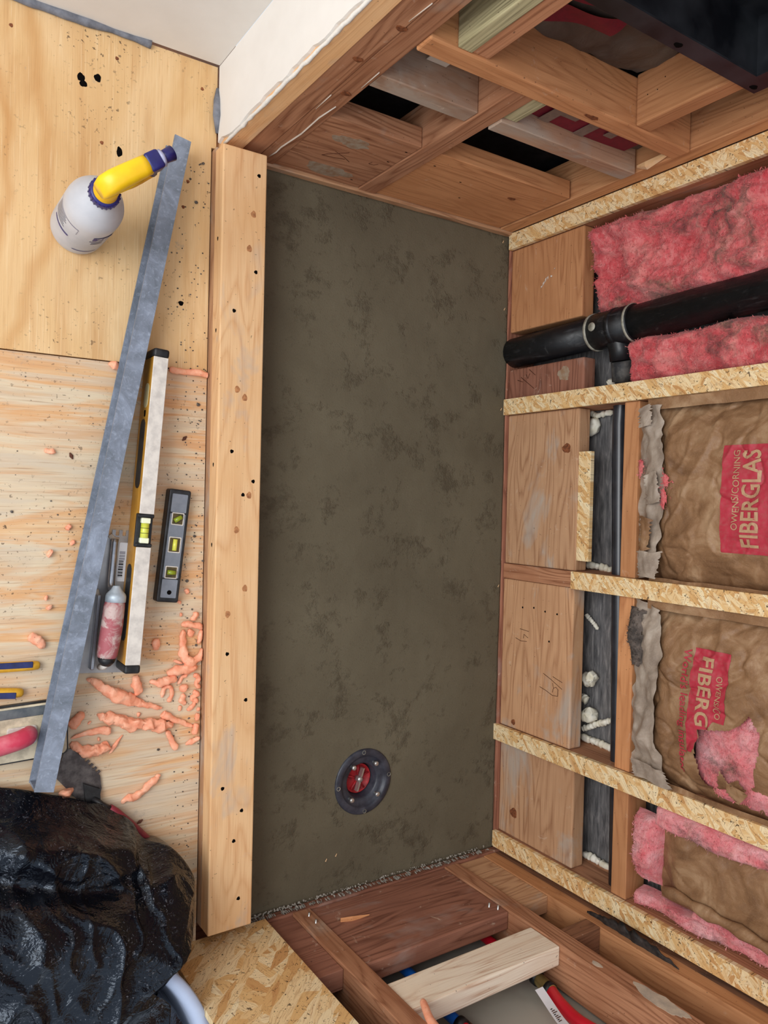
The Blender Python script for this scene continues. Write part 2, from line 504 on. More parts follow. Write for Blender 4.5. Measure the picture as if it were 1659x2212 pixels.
def make_bag():
    k = NT('black_poly_film', rough=0.2, spec=0.42)
    n = k.noise(k.raw, 10.0, 4.0, 0.55, 2.6)
    w = k.noise(k.map(k.raw, (40, 60, 48), rot=(0.4, 0.2, 0.7)), 1.0, 3.0, 0.6, 2.0)
    d = k.noise(k.raw, 210.0, 3.0, 0.7)
    dm = k.noise(k.raw, 13.0, 4.0, 0.7)
    dust = k.math('MULTIPLY', k.step(d, 0.62, 0.70), k.step(dm, 0.44, 0.62))
    c = k.mix(k.math('MULTIPLY', dust, 0.75), srgb(10, 11, 17), srgb(150, 152, 160))
    sc_ = k.noise(k.map(k.raw, (30, 90, 60), rot=(0.3, 0.5, 0.9)), 1.0, 5.0, 0.75, 2.5)
    c = k.mix(k.math('MULTIPLY', k.math('MULTIPLY', k.step(sc_, 0.60, 0.70), k.step(dm, 0.42, 0.60)), 0.55), c, srgb(138, 142, 156))
    k.col(c)
    k.b.inputs['Specular Tint'].default_value = (0.72, 0.84, 1.0, 1)  # blue tint puts the sky's reflection into the film's gloss
    k.rough(k.ramp(dm, [(0.35, (0.09, 0.09, 0.09)), (0.75, (0.26, 0.26, 0.26))]))
    k.bump(k.math('ADD', n, k.math('MULTIPLY', w, 0.22)), 0.6, 0.012)
    return k.m
M_BAG = make_bag()

# ------------------------------------------------------------------ framing helpers
rng = random.Random(7)
def board(name, b, mat, parent=None, bev=0.0016, jit=0.0, label=None):
    """one piece of lumber from world bounds (x0,x1,y0,y1,z0,z1); origin at its centre"""
    x0, x1, y0, y1, z0, z1 = b
    c = Vector(((x0 + x1) / 2, (y0 + y1) / 2, (z0 + z1) / 2))
    bm = bmesh.new()
    b_box(bm, x0 - c.x, x1 - c.x, y0 - c.y, y1 - c.y, z0 - c.z, z1 - c.z, bev, 2)
    loc = c - (wloc(parent) if parent is not None else Vector())
    o = link_mesh(name, bm, mat, parent, False, loc)
    if jit: o.rotation_euler = (rng.uniform(-jit, jit), rng.uniform(-jit, jit), rng.uniform(-jit, jit))
    if label: o['label'] = label
    return o

def world_mesh(name, bm, mat, parent=None, smooth=False):
    """bm in world coordinates under an unrotated parent"""
    off = wloc(parent) if parent is not None else Vector()
    for v in bm.verts: v.co -= off
    return link_mesh(name, bm, mat, parent, smooth)

def world_py(name, verts, faces, mat, parent=None, smooth=True):
    off = wloc(parent) if parent is not None else Vector()
    return pydata(name, [tuple(Vector(v) - off) for v in verts], faces, mat, parent, smooth)

def disc(name, p, nrm, r, mat, parent, ry=None, h=0.0004):
    """thin lens (knot, hole) lying on a face; nrm is 'x','y' or 'z' with sign"""
    bm = bmesh.new()
    ry = ry or r
    seg = 14 if max(r, ry) < .014 else 48
    ring = []
    for k in range(seg):
        a = 2 * PI * k / seg
        w = 1 + 0.10 * math.sin(3 * a + p[0] * 90) + 0.06 * math.sin(5 * a + p[1] * 70) + (0.22 * noise.noise(Vector((math.cos(a) * 4, math.sin(a) * 4, p[0] * 50))) if seg > 14 else 0)
        u, v = r * math.cos(a) * w, ry * math.sin(a) * w
        if nrm[1] == 'z': q = (p[0] + u, p[1] + v, p[2])
        elif nrm[1] == 'x': q = (p[0], p[1] + u, p[2] + v)
        else: q = (p[0] + u, p[1], p[2] + v)
        ring.append(bm.verts.new(q))
    s = 1 if nrm[0] == '+' else -1
    d = Vector({'x': (s, 0, 0), 'y': (0, s, 0), 'z': (0, 0, s)}[nrm[1]]) * h
    c = bm.verts.new(Vector(p) + d)
    low = [bm.verts.new(v.co - d * 3) for v in ring]
    for k in range(seg):
        bm.faces.new((ring[k], ring[(k + 1) % seg], c))
        bm.faces.new((ring[k], low[k], low[(k + 1) % seg], ring[(k + 1) % seg]))
    return world_mesh(name, bm, mat, parent, False)

def strokes(name, lines, r, mat, parent):
    bm = bmesh.new()
    for pts in lines: b_tube(bm, pts, r, 5)
    return world_mesh(name, bm, mat, parent, True)

WX, YF, YN = 0.0, 0.655, -0.88          # faces of the right, far and near stud walls
TOPZ = 2.1                              # framing height

# ------------------------------------------------------------------ floor: plywood subfloor left of the curb
floor = empty('floor', (-1.7, 0, 0.0), kind='structure', label='worn plywood subfloor left of the shower curb')
SEAM = 0.226
def sheet(y0, y1, mat, label):
    bm = bmesh.new()
    b_prism(bm, [(-2.7, y0), (-0.7862, y0), (-0.7862, min(y1, 0.652)), (-0.7862, min(y1, 0.652))][:3] + ([(-0.7862, 0.652), (-0.7765, 0.652), (-0.7765, y1)] if y1 > .7 else [(-0.7862, y1)]) + [(-2.7, y1)], 0.002, 0.022)
    o = world_mesh('plywood_sheet', bm, mat, floor)
    o['label'] = label
    return o
ply_u = sheet(SEAM + 0.0012, 0.806, M_PLY_U, 'smooth tan plywood sheet by the white wall')
ply_l = sheet(-1.5, SEAM - 0.0012, M_PLY_L, 'worn grey and tan plywood sheet')
sub = board('subfloor', (-2.7, 0.1, -1.5, 0.9, -0.075, -0.045), wood('fir_dark', 'x'), floor)
sub2 = board('joist_fill', (-2.7, -0.80, -1.5, 0.8, -0.045, 0.0018), wood('fir_dark', 'x'), floor)
for (p, r, ry) in [((-1.0223, .7091, .0222), .0065, .007), ((-1.0183, .6993, .0222), .0065, .006), ((-.9947, .7163, .0222), .006, .007),
                   ((-.9556, .5985, .0222), .005, .009), ((-.8391, .3494, .0222), .005, .0045)]:
    disc('drilled_hole', p, '+z', r, M_HOLE, ply_u, ry)
for p in [(-1.1323, .7582, .0222), (-.9625, .7608, .0222), (-.8063, .7562, .0222), (-.9859, .6065, .0222), (-.8304, .5772, .0222), (-.8383, .5282, .0222), (-.8863, .44, .0222)]:
    disc('nail_hole', p, '+z', .0032, M_KNOT, ply_u)

# ------------------------------------------------------------------ white drywall at the far left, with its return beside the shower
wall_left = empty('wall_left', (-1.7, 0.81, 0.022), kind='structure', label='white drywall beyond the plywood with a short return beside the shower')
board('drywall_panel', (-2.7, -0.7755, 0.806, 0.819, 0.030, TOPZ), M_DRY, wall_left, 0.0008)
# return panel with a torn front edge
verts, faces = [], []
nz = 120
for i in range(nz + 1):
    z = lerp(0.028, TOPZ, i / nz)
    e = 0.660 + 0.006 * fbm((0, 3.1, z), 4, 14) + 0.003 * fbm((1, 0, z), 3, 60)
    for x, y in ((-0.7755, e), (-0.7755, 0.8055), (-0.7625, 0.8055), (-0.7625, e - 0.002)):
        verts.append((x, y, z))
for i in range(nz):
    a, b = i * 4, i * 4 + 4
    for k in range(4):
        k2 = (k + 1) % 4
        faces.append((a + k, a + k2, b + k2, b + k))
faces.append((3, 2, 1, 0)); faces.append(tuple(nz * 4 + k for k in range(4)))
world_py('drywall_return', verts, faces, M_DRY, wall_left, False)
# bare gypsum along the torn edge
bm = bmesh.new()
pts, rr = [], []
for i in range(90):
    z = lerp(0.05, 1.4, i / 89)
    pts.append((-0.7705, 0.6540 + 0.003 * fbm((5, 0, z), 3, 40), z)); rr.append(0.0032 + 0.0016 * fbm((9, 0, z), 3, 55))
b_tube(bm, pts, rr, 6)
world_mesh('torn_edge', bm, M_GYP, wall_left, True)
# grey mortar smears along the foot of the drywall
M_SMEAR = plain('grey_thinset', srgb(132, 134, 142), 0.9, 0.1, col2=srgb(104, 106, 114), scale=50, bump=0.5, bdist=0.003)
bm = bmesh.new()
pts, rr = [], []
for i in range(60):
    x = lerp(-1.35, -0.905, i / 59)
    pts.append((x, 0.8045 + 0.001 * fbm((x, 0, 0), 2, 30), 0.026)); rr.append(max(0.002, 0.008 + 0.006 * fbm((x, 7, 0), 3, 12)))
b_tube(bm, pts, rr, 7)
world_mesh('mortar_smear', bm, M_SMEAR, wall_left, True)
bm = bmesh.new()
b_tube(bm, [(-0.7765, 0.765, 0.024), (-0.7775, 0.74, 0.027), (-0.7785, 0.71, 0.03), (-0.777, 0.68, 0.026)], [0.003, 0.008, 0.009, 0.003], 7)
world_mesh('mortar_smear', bm, M_SMEAR, wall_left, True)

# ------------------------------------------------------------------ far stud wall
wall_back = empty('wall_back', (-0.35, YF, -0.04), kind='structure', label='stud wall at the far end of the shower')
D = 0.089
def bk(name, x0, x1, z0, z1, mat, y0=YF, y1=None, **kw):
    return board(name, (x0, x1, y0, y1 if y1 is not None else y0 + D, z0, z1), mat, wall_back, **kw)
bk('bottom_plate', -0.775, 0.09, -0.042, 0.016, wood('fir_pale', 'x'), y0=YF - 0.004, bev=0.0012)
bk('stud', -0.7700, -0.7345, 0.0165, TOPZ, wood('pine', 'z'), y0=YF - 0.002)
bk('stud', -0.7335, -0.6955, 0.0165, TOPZ, wood('fir', 'z'))
bk('stud', -0.6945, -0.6565, 0.0165, TOPZ, wood('fir', 'z'), y0=YF + 0.001)
f1 = bk('blocking', -0.6555, -0.4575, 0.018, 0.249, wood('fir_red2', 'x') if False else wood('fir', 'x'), y0=YF + 0.003, y1=YF + 0.041)
bk('stud', -0.4565, -0.4145, 0.0165, 0.5025, wood('fir', 'z'))
f2 = bk('blocking', -0.4135, -0.0565, 0.018, 0.247, wood('fir_orange', 'x'), y0=YF + 0.003, y1=YF + 0.041)
bk('blocking', -0.6555, -0.4575, 0.374, 0.411, wood('fir_dusty', 'x'), y0=YF + 0.002)
bk('blocking', -0.4135, -0.058, 0.386, 0.421, wood('fir_dusty', 'x'), y0=YF - 0.004)
bk('sill_board', -0.6555, -0.0525, 0.503, 0.541, wood('fir_orange', 'x'), y0=YF - 0.003, bev=0.003)
bk('cripple_stud', -0.2095, -0.1710, 0.5415, 0.7265, wood('fir_orange', 'z'), bev=0.003)
bk('stud', -0.1300, -0.0925, 0.5415, TOPZ, wood('fir_dark', 'z'), y0=YF + 0.05, y1=YF + 0.088)
bk('treated_stud', -0.6075, -0.5810, 0.5415, TOPZ, wood('treated', 'z'))
bk('stud', -0.5800, -0.5480, 0.5415, TOPZ, wood('fir', 'z'), y0=YF + 0.002)
bk('treated_block', -0.4135, -0.3790, 0.4215, 0.5025, wood('treated', 'z'), y0=YF + 0.004)
bk('corner_stud', -0.0500, -0.0120, 0.0165, TOPZ, wood('fir_orange', 'z'), y0=YF + 0.002)
bk('corner_stud', -0.0115, 0.0880, 0.0165, TOPZ, wood('fir_dark', 'z'), y0=YF + 0.004)
# splintered sliver by the corner stud
bm = bmesh.new()
b_tube(bm, [(-0.056, YF + 0.01, 0.425), (-0.058, YF + 0.004, 0.45), (-0.055, YF + 0.012, 0.50)], [0.003, 0.009, 0.004], 6)
world_mesh('splinter', bm, wood('pine', 'z'), wall_back)
# back of the wall: black sheet stands in for the bays' shade, grey drywall in one bay
bk('cavity_back', -0.755, 0.088, 0.0165, TOPZ, M_BLACK, y0=YF + D + 0.018, y1=YF + D + 0.03, bev=0.0)
bk('cavity_back', -0.6555, -0.4575, 0.4115, 0.90, M_DRYBACK, y0=YF + D + 0.001, y1=YF + D + 0.014, bev=0.0)
bm = bmesh.new()
b_box(bm, -0.57, -0.53, YF + 0.055, YF + 0.0565, 0.4125, 0.430)
o = world_mesh('paper_scrap', bm, M_CAULK, wall_back)
strokes('pencil_mark', [[(-.5505, .6578, .1197), (-.5719, .6578, .1131), (-.5963, .6578, .1101), (-.5885, .6578, .1204), (-.5757, .6578, .1328), (-.5578, .6578, .149)],
                        [(-.5831, .6578, .1392), (-.5537, .6578, .1251), (-.537, .6578, .1142)],
                        [(-.4999, .6578, .1402), (-.5019, .6578, .1309), (-.4904, .6578, .1315), (-.4853, .6578, .14)]], 0.0006, M_PENCIL, f1)
M_GSMUDGE = plain('grey_mortar_smudge', srgb(164, 148, 128), 0.95, 0.05, col2=srgb(150, 118, 92), scale=70)
disc('mortar_smudge', (-0.575, .6578, .188), '-y', .040, M_GSMUDGE, f1, .018, .00012)
disc('mortar_smudge', (-0.553, .6578, .055), '-y', .052, M_GSMUDGE, f1, .022, .00012)
disc('knot', (-.1551, .6578, .1691), '-y', .011, M_KNOT, f2, .006)
for p in [(-.47, .6578, .215), (-.475, .6578, .16), (-.49, .6578, .045), (-.39, .6578, .20), (-.30, .6578, .17), (-.25, .6578, .105)]:
    disc('nail_hole', p, '-y', .003, M_HOLE, f1 if p[0] < -.42 else f2, .0015)
# white caulk runs on the left stud
for k, pts in enumerate(([(-.679, .6545, .048), (-.676, .6545, .075), (-.678, .654, .10), (-.671, .6545, .17), (-.673, .6545, .24), (-.668, .6545, .29)],
                         [(-.693, .6535, .265), (-.694, .6535, .32)], [(-.664, .6545, .365), (-.665, .6545, .42)], [(-.701, .6545, .55), (-.698, .6545, .60)])):
    bm = bmesh.new()
    b_tube(bm, pts, [0.0010] + [0.0020] * (len(pts) - 2) + [0.0012], 6, flat=0.5)
    world_mesh('caulk_run', bm, M_CAULK, wall_back, True)
for p in [(-.71, .6545, .43), (-.70, .6545, .53), (-.675, .6545, .335)]:
    disc('knot', p, '-y', .009, M_KNOT, wall_back, .006)
for p in [(-.2092, .70, .565), (-.2092, .70, .585), (-.2092, .715, .60)]:
    disc('nail_hole', p, '-x', .0045, M_HOLE, wall_back)
disc('knot', (-.30, .6515, .522), '-y', .016, M_KNOT, wall_back, .005)

# ------------------------------------------------------------------ right stud wall
wall_right = empty('wall_right', (0.045, -0.1, -0.04), kind='structure', label='open stud wall along the right side of the shower with OSB furring')
def rt(name, y0, y1, z0, z1, mat, x0=0.0, x1=D, **kw):
    return board(name, (x0, x1, y0, y1, z0, z1), mat, wall_right, **kw)
STUDS = [0.636, 0.2283, -0.1782, -0.5829, -0.851]
rt('bottom_plate', -0.879, 0.654, -0.042, 0.003, wood('fir_red', 'y'), x0=-0.004, bev=0.003)
for y in STUDS:
    rt('stud', y - .0185, y + .0185, 0.0035, TOPZ, wood('fir', 'z'), x0=0.001)
for k, y in enumerate(STUDS):
    z0 = (0.006, 0.002, 0.238, -0.030, 0.002)[k]
    rt('furring_strip', y - .0195, y + .0195, z0, TOPZ, osb('x', 2.4 if k != 3 else 1.7), x0=-0.0115, x1=0.0002, bev=0.0006)
blk = []
def rblk(y0, y1, z1, m, x0=0.002, **kw):
    b = rt('blocking', y0, y1, 0.0045, z1, wood(m, 'y'), x0=x0, x1=x0 + 0.038, bev=0.0035, **kw)
    blk.append(b)
    return b
rblk(.4135, .6165, .238, 'fir_orange')
rblk(.2475, .3215, .248, 'fir_red')
rblk(-.1590, .2090, .236, 'fir_pale', x0=0.004)
rblk(-.5635, -.1975, .236, 'fir_pale')
rblk(-.8315, -.6025, .248, 'fir_pale', x0=0.006)
disc('knot', (.0036, .1192, .2011), '-x', .011, M_KNOT, blk[2], .013)
disc('knot', (.0016, -.5476, .0527), '-x', .007, M_KNOT, blk[3], .007)
disc('knot', (.0056, -.7715, .058), '-x', .012, M_KNOT, blk[4], .012)
for q in [(.0016, -.258, .113), (.0016, -.262, .075), (.0016, -.262, .15), (.0016, -.263, .188), (.0016, -.33, .165)]:
    disc('nail_hole', q, '-x', .0024, M_HOLE, blk[3])
strokes('pencil_mark', [[(.0016, -.3149, .0678), (.0016, -.3169, .0981)], [(.0016, -.3393, .0537), (.0016, -.3438, .0715), (.0016, -.3421, .0922)],
    [(.0016, -.3361, .0808), (.0016, -.3261, .0821), (.0016, -.3329, .0962)]], 0.0006, M_PENCIL, blk[3])
strokes('pencil_mark', [[(.0016, -.4075, .1499), (.0016, -.4166, .1744), (.0016, -.4322, .2094)], [(.0016, -.4089, .1804), (.0016, -.4126, .1931), (.0016, -.4166, .2096)],
    [(.0016, -.4412, .1397), (.0016, -.4457, .1594), (.0016, -.4527, .1805), (.0016, -.4514, .1962)],
    [(.0016, -.4457, .1802), (.0016, -.4358, .183), (.0016, -.4312, .1907), (.0016, -.4361, .1972), (.0016, -.4512, .1969)], [(.0016, -.4235, .1802), (.0016, -.4346, .183)]], 0.0006, M_PENCIL, blk[3])
strokes('pencil_mark', [[(.0016, .2982, .049), (.0016, .2821, .0722), (.0016, .2671, .0932)], [(.0016, .2929, .0369), (.0016, .2865, .0547)],
    [(.0016, .3143, .0761), (.0016, .2984, .0971)], [(.0016, .3034, .0662), (.0016, .293, .0718), (.0016, .3044, .0782)]], 0.0008, M_PENCIL, blk[1])
disc('mortar_smudge', (.0017, .291, .188), '-x', .016, M_GSMUDGE, blk[1], .018, .00012)
bm = bmesh.new()   # dab of white compound on the top block
for (y, z, l, w_, an) in [(.508, .115, .010, .0035, .6), (.514, .122, .012, .0028, .4), (.503, .108, .008, .003, .9), (.523, .138, .006, .003, 1.4), (.518, .130, .009, .0022, .2), (.538, .150, .004, .002, 1.0)]:
    b_tube(bm, [(.0012, y, z), (.0004, y + l * .5 * math.cos(an), z + l * .5 * math.sin(an)), (.0012, y + l * math.cos(an), z + l * math.sin(an))], [w_ * .4, w_, w_ * .5], 6, flat=.5)
world_mesh('compound_dab', bm, M_CAULK, blk[0], True)
# loose OSB offcut standing on the blocking
rt('osb_scrap', -.135, .110, .2365, .272, osb('x', 1.9), x0=0.006, x1=0.017, bev=0.0005)
# horizontal rail behind the pipe, bay by bay
for y0, y1 in ((-.1590, .2090), (-.5635, -.1975), (-.8315, -.6025)):
    rt('rail', y0, y1, .3630, .4010, wood('fir_orange', 'y'), x0=0.002, x1=0.062)
# exterior sheathing closing the cavity
rt('sheathing', -0.97, 0.76, -0.042, TOPZ, M_SHEATH, x0=D + 0.002, x1=D + 0.014, bev=0.0)

# ------------------------------------------------------------------ near stud wall
wall_front = empty('wall_front', (-0.5, YN, -0.04), kind='structure', label='opened stud wall at the near end of the shower')
def fr(name, x0, x1, z0, z1, mat, y1=YN, y0=None, **kw):
    return board(name, (x0, x1, y0 if y0 is not None else y1 - D, y1, z0, z1), mat, wall_front, **kw)
fr('bottom_plate', -.802, 0.09, -0.042, 0.016, wood('fir_red', 'x'), y1=YN + 0.003, bev=0.003)
fr('stud', -.5750, -.5355, 0.0165, TOPZ, wood('fir', 'z'), y1=YN + 0.004)
fr('stud', -.1740, -.1330, 0.0165, TOPZ, wood('fir', 'z'), y1=YN + 0.002)
fr('stud', -.8020, -.7640, 0.0165, TOPZ, wood('fir', 'z'))
fr('blocking', -.763, -.5755, 0.0165, 0.228, wood('fir_red', 'x'), y0=YN - 0.041, y1=YN - 0.002)
n1 = fr('blocking', -.5350, -.1745, 0.0165, 0.240, wood('fir_red', 'x'), y0=YN - 0.040, y1=YN - 0.001, bev=0.003)
fr('new_block', -.5350, -.1745, 0.3070, 0.3880, wood('spruce', 'x'), y0=YN - 0.040, y1=YN - 0.001, bev=0.003, label='fresh pale lumber block')
fr('blocking', -.1325, -.0515, 0.0165, 0.234, wood('fir_pale', 'x'), y0=YN - 0.041, y1=YN - 0.003)
fr('blocking', -.1325, -.0515, 0.345, 0.383, wood('fir_dark', 'x'), y1=YN - 0.001)
fr('corner_stud', -.0510, -.0130, 0.0165, TOPZ, wood('fir_orange', 'z'), y1=YN - 0.001)
fr('corner_stud', -.0125, 0.0880, 0.0165, TOPZ, wood('fir_dark', 'z'), y1=YN - 0.002)
fr('blocking', -.763, -.5755, 0.400, 0.438, wood('fir_red', 'x'), y1=YN - 0.003)
fr('cavity_back', -.802, .088, 0.0165, TOPZ, M_DRYBACK, y0=YN - D - 0.014, y1=YN - D - 0.0030, bev=0.0)
# plaster keys and lath bits seen through the hole under the drywall
fr('lath', -.500, -.400, 0.385, 0.425, wood('fir_dark', 'x'), y0=YN - D - 0.002, y1=YN - D + 0.018)
fr('lath', -.475, -.360, 0.435, 0.475, wood('fir_dark', 'x'), y0=YN - D - 0.002, y1=YN - D + 0.020)
# OSB sheathing left of the shower opening
fr('osb_panel', -.8420, -.6400, 0.0225, TOPZ, osb('y', 0.8), y0=YN + 0.001, y1=YN + 0.013, bev=0.0008, label='OSB sheet beside the shower opening')
# black tar smear on the corner stud
M_TAR = plain('black_tar', srgb(30, 28, 28), 0.6, 0.3, col2=srgb(66, 58, 54), scale=70)
bm = bmesh.new()
pts, rr = [], []
for i in range(40):
    z = lerp(0.33, 0.56, i / 39)
    pts.append((-0.032 - 0.006 * i / 39 + 0.003 * fbm((z, 0, 0), 3, 40), YN, z)); rr.append(max(0.001, 0.020 * math.sin(PI * min(1, (i + 2) / 42)) * (1 + 0.5 * fbm((z, 4, 0), 3, 60))))
b_tube(bm, pts, rr, 6, flat=0.12)
world_mesh('tar_smear', bm, M_TAR, wall_front, True)
# mortar grit along the near plate
M_GRIT = plain('grey_grit', srgb(172, 166, 156), 0.95, 0.1, col2=srgb(118, 112, 102), scale=200)
bm = bmesh.new()
for j in range(520):
    x = -0.69 + 0.66 * rng.random() ** 1.4
    y = YN + 0.005 + 0.010 * rng.random()
    s = rng.uniform(.0007, .0024)
    r = bmesh.ops.create_icosphere(bm, subdivisions=1, radius=s)
    for v in r['verts']: v.co += Vector((x, y, 0.001 + s * .4 + 0.014 * rng.random() * (1 if y < YN + .009 else 0)))
tag(world_mesh('mortar_grit', bm, M_GRIT, wall_front, False), kind='stuff')
sl = bmesh.new()   # splinter lying on the big block
b_tube(sl, [(-.502, YN + .002, .090), (-.478, YN + .002, .098), (-.44, YN + .003, .104)], [.005, .006, .001], 6, flat=.4)
world_mesh('splinter', sl, wood('fir_orange', 'x'), n1)
for p in [(-.20, YN + .004, .205), (-.19, YN + .004, .222), (-.553, YN + .007, .045), (-.553, YN + .007, .075)]:
    bm = bmesh.new()
    b_tube(bm, [(p[0], p[1] - .02, p[2]), (p[0] + .002, p[1] + .004, p[2])], .0022, 7)
    world_mesh('nail', bm, M_ZINC, wall_front, True)

# torn beige paper still stuck to the near stud
M_TORN = plain('beige_torn_paper', srgb(206, 190, 168), 0.9, 0.1, col2=srgb(172, 160, 146), scale=40)
disc('paper_patch', (-.150, YN + .0024, .600), '+y', .016, M_TORN, wall_front, .055, .0004)
disc('paper_patch', (-.162, YN + .0024, .470), '+y', .006, M_TORN, wall_front, .012, .0003)

# ------------------------------------------------------------------ mortar bed
DC = (-0.391, -0.642)
def mortar_z(x, y):
    d = math.hypot(x - DC[0], y - DC[1])
    s = smooth01(d / 0.62)
    z = -0.011 + 0.011 * s
    z += 0.0012 * fbm((x, y, 0.3), 3, 9) + 0.0006 * fbm((x, y, 1.3), 3, 45)
    return z
X0, X1, Y0, Y1 = -0.6965, -0.0035, -0.8775, 0.6515
nx, ny = 128, 280
verts, faces = [], []
for j in range(ny + 1):
    for i in range(nx + 1):
        x, y = lerp(X0, X1, i / nx), lerp(Y0, Y1, j / ny)
        verts.append((x, y, mortar_z(x, y)))
for j in range(ny):
    for i in range(nx):
        a = j * (nx + 1) + i
        q = verts[a]
        if math.hypot(q[0] - DC[0] + .002, q[1] - DC[1] + .002) < 0.064: continue
        faces.append((a, a + 1, a + nx + 2, a + nx + 1))
# skirt down to the subfloor
def skirt(idx):
    base = len(verts)
    for a in idx: verts.append((verts[a][0], verts[a][1], -0.0445))
    for k in range(len(idx) - 1):
        faces.append((idx[k], base + k, base + k + 1, idx[k + 1]))
skirt([i for i in range(nx + 1)])
skirt([ny * (nx + 1) + i for i in range(nx + 1)][::-1])
skirt([j * (nx + 1) for j in range(ny + 1)][::-1])
skirt([j * (nx + 1) + nx for j in range(ny + 1)])
mb = pydata('mortar_bed', verts, faces, M_MORTAR)
tag(mb, 'dark grey trowelled mortar bed filling the shower floor', 'mortar bed')

# wood chips and crumbs lying on it
M_CHIP = plain('pale_wood_chip', srgb(226, 190, 146), 0.8, 0.2, var=0.2)
for (x, y) in [(-.028, .632), (-.018, .468), (-.020, .22), (-.014, -.22), (-.46, -.795), (-.485, -.80)]:
    bm = bmesh.new()
    b_tube(bm, [(x, y, mortar_z(x, y) + .0015), (x + .003, y + .006, mortar_z(x, y) + .002)], [.0016, .0010], 5, flat=.5)
    tag(link_mesh('wood_chip', bm, M_CHIP), 'tiny pale wood chip lying on the grey mortar', 'wood chip', 'wood chips on the mortar bed')

# ------------------------------------------------------------------ shower drain
drain = empty('shower_drain', (DC[0], DC[1], -0.012), label='black round clamping drain with red test plug set in the mortar', cat='drain')
M_DRAIN = plain('drain_abs', srgb(44, 46, 56), 0.42, 0.5, col2=srgb(70, 72, 82), scale=40)
bm = bmesh.new()
b_lathe(bm, [(.0735, -.004), (.0735, .0035), (.071, .0055), (.060, .0060), (.0575, .0040), (.0560, .0000), (.050, -.0015), (.041, -.003), (.0385, -.006), (.0365, -.020), (.034, -.032), (.034, -.045)], 56)
link_mesh('flange', bm, M_DRAIN, drain, True)
bm = bmesh.new()
b_lathe(bm, [(0, -.030), (.034, -.030), (.034, -.022), (.031, -.020), (.030, -.024), (0, -.024)], 40)
plug = link_mesh('test_plug', bm, plain('red_plug', srgb(186, 40, 46), 0.5, 0.4, col2=srgb(120, 30, 34), scale=70), drain, True)
for k in range(5):
    a = k * 2 * PI / 5 + .3
    bm = bmesh.new()
    b_tube(bm, [(.007 * math.cos(a), .007 * math.sin(a), -.0225), (.030 * math.cos(a), .030 * math.sin(a), -.0225)], .0022, 6)
    link_mesh('plug_rib', bm, plain('red_plug', None), plug, True)
bm = bmesh.new()
b_lathe(bm, [(0, -.008), (.005, -.008), (.007, -.012), (.008, -.024), (0, -.024)], 16)
nut = link_mesh('wing_nut', bm, M_ZINC, plug, True)
for s in (-1, 1):
    bm = bmesh.new()
    a = math.radians(72)
    b_prism(bm, [(s * .006 * math.cos(a) - .002, s * .006 * math.sin(a)), (s * .006 * math.cos(a) + .002, s * .006 * math.sin(a)), (s * .026 * math.cos(a) + .002, s * .026 * math.sin(a)), (s * .026 * math.cos(a) - .002, s * .026 * math.sin(a))], -.020, -.008)
    link_mesh('wing', bm, M_ZINC, nut)
for ang in (52, 128, 226, 316):
    a = math.radians(ang)
    x, y = .0475 * math.cos(a), .0475 * math.sin(a)
    bm = bmesh.new()
    b_lathe(bm, [(.0032, -.002), (.0032, .006), (.0050, .006), (.0056, .009), (.0050, .012), (.003, .0128), (0, .0128)], 12, (x, y, 0))
    link_mesh('bolt', bm, M_ZINC, drain, True)
for ang in (5, 92, 183, 272):
    a = math.radians(ang)
    bm = bmesh.new()
    b_lathe(bm, [(.0042, .0058), (.0048, .0068), (.0042, .0070), (.0036, .0062)], 14, (.0665 * math.cos(a), .0665 * math.sin(a), 0), True)
    link_mesh('screw_boss', bm, M_SOLDER, drain, True)

# ------------------------------------------------------------------ curb: three stacked boards
curb = empty('shower_curb', (-0.7405, -0.1, -0.0445), label='long pine curb of stacked lumber between plywood floor and mortar', cat='curb')
for k, (z0, z1, dx, ya, yb) in enumerate(((-.0440, -.0040, -.0015, -.834, .646), (-.0038, .0420, .0012, -.836, .648), (.0422, .0810, 0.0, -.833, .640))):
    o = board('curb_board', (-.7850 + dx, -.6970 + dx * .3, ya, yb, z0, z1), wood('pine', 'y') if k == 2 else wood('fir_pale', 'y'), curb, bev=0.0025)
topb = o
for p in [(-.7133, .5971), (-.7158, .4158), (-.7577, .337), (-.7566, .0754), (-.7125, .0206), (-.7326, -.0053), (-.7575, -.3045), (-.7183, -.3958), (-.7613, -.5581), (-.7221, -.6073), (-.7368, -.6627), (-.725, -.7758)]:
    disc('screw_hole', (p[0], p[1], .0811), '+z', .0036, M_HOLE, topb)
for p in [(-.7299, .4573), (-.7481, .1918), (-.7330, .1776), (-.7204, -.0059), (-.7442, -.0717), (-.7249, -.1825), (-.7582, -.2296), (-.7229, .5229)]:
    disc('knot', (p[0], p[1], .0811), '+z', .0052, M_KNOTP, topb, .0066, .0002)
for p in [(-.7852, .30), (-.7852, .05), (-.7852, -.10), (-.7852, .47)]:
    disc('nail_hole', (p[0], p[1], .062), '-x', .004, M_HOLE, topb, .0025)

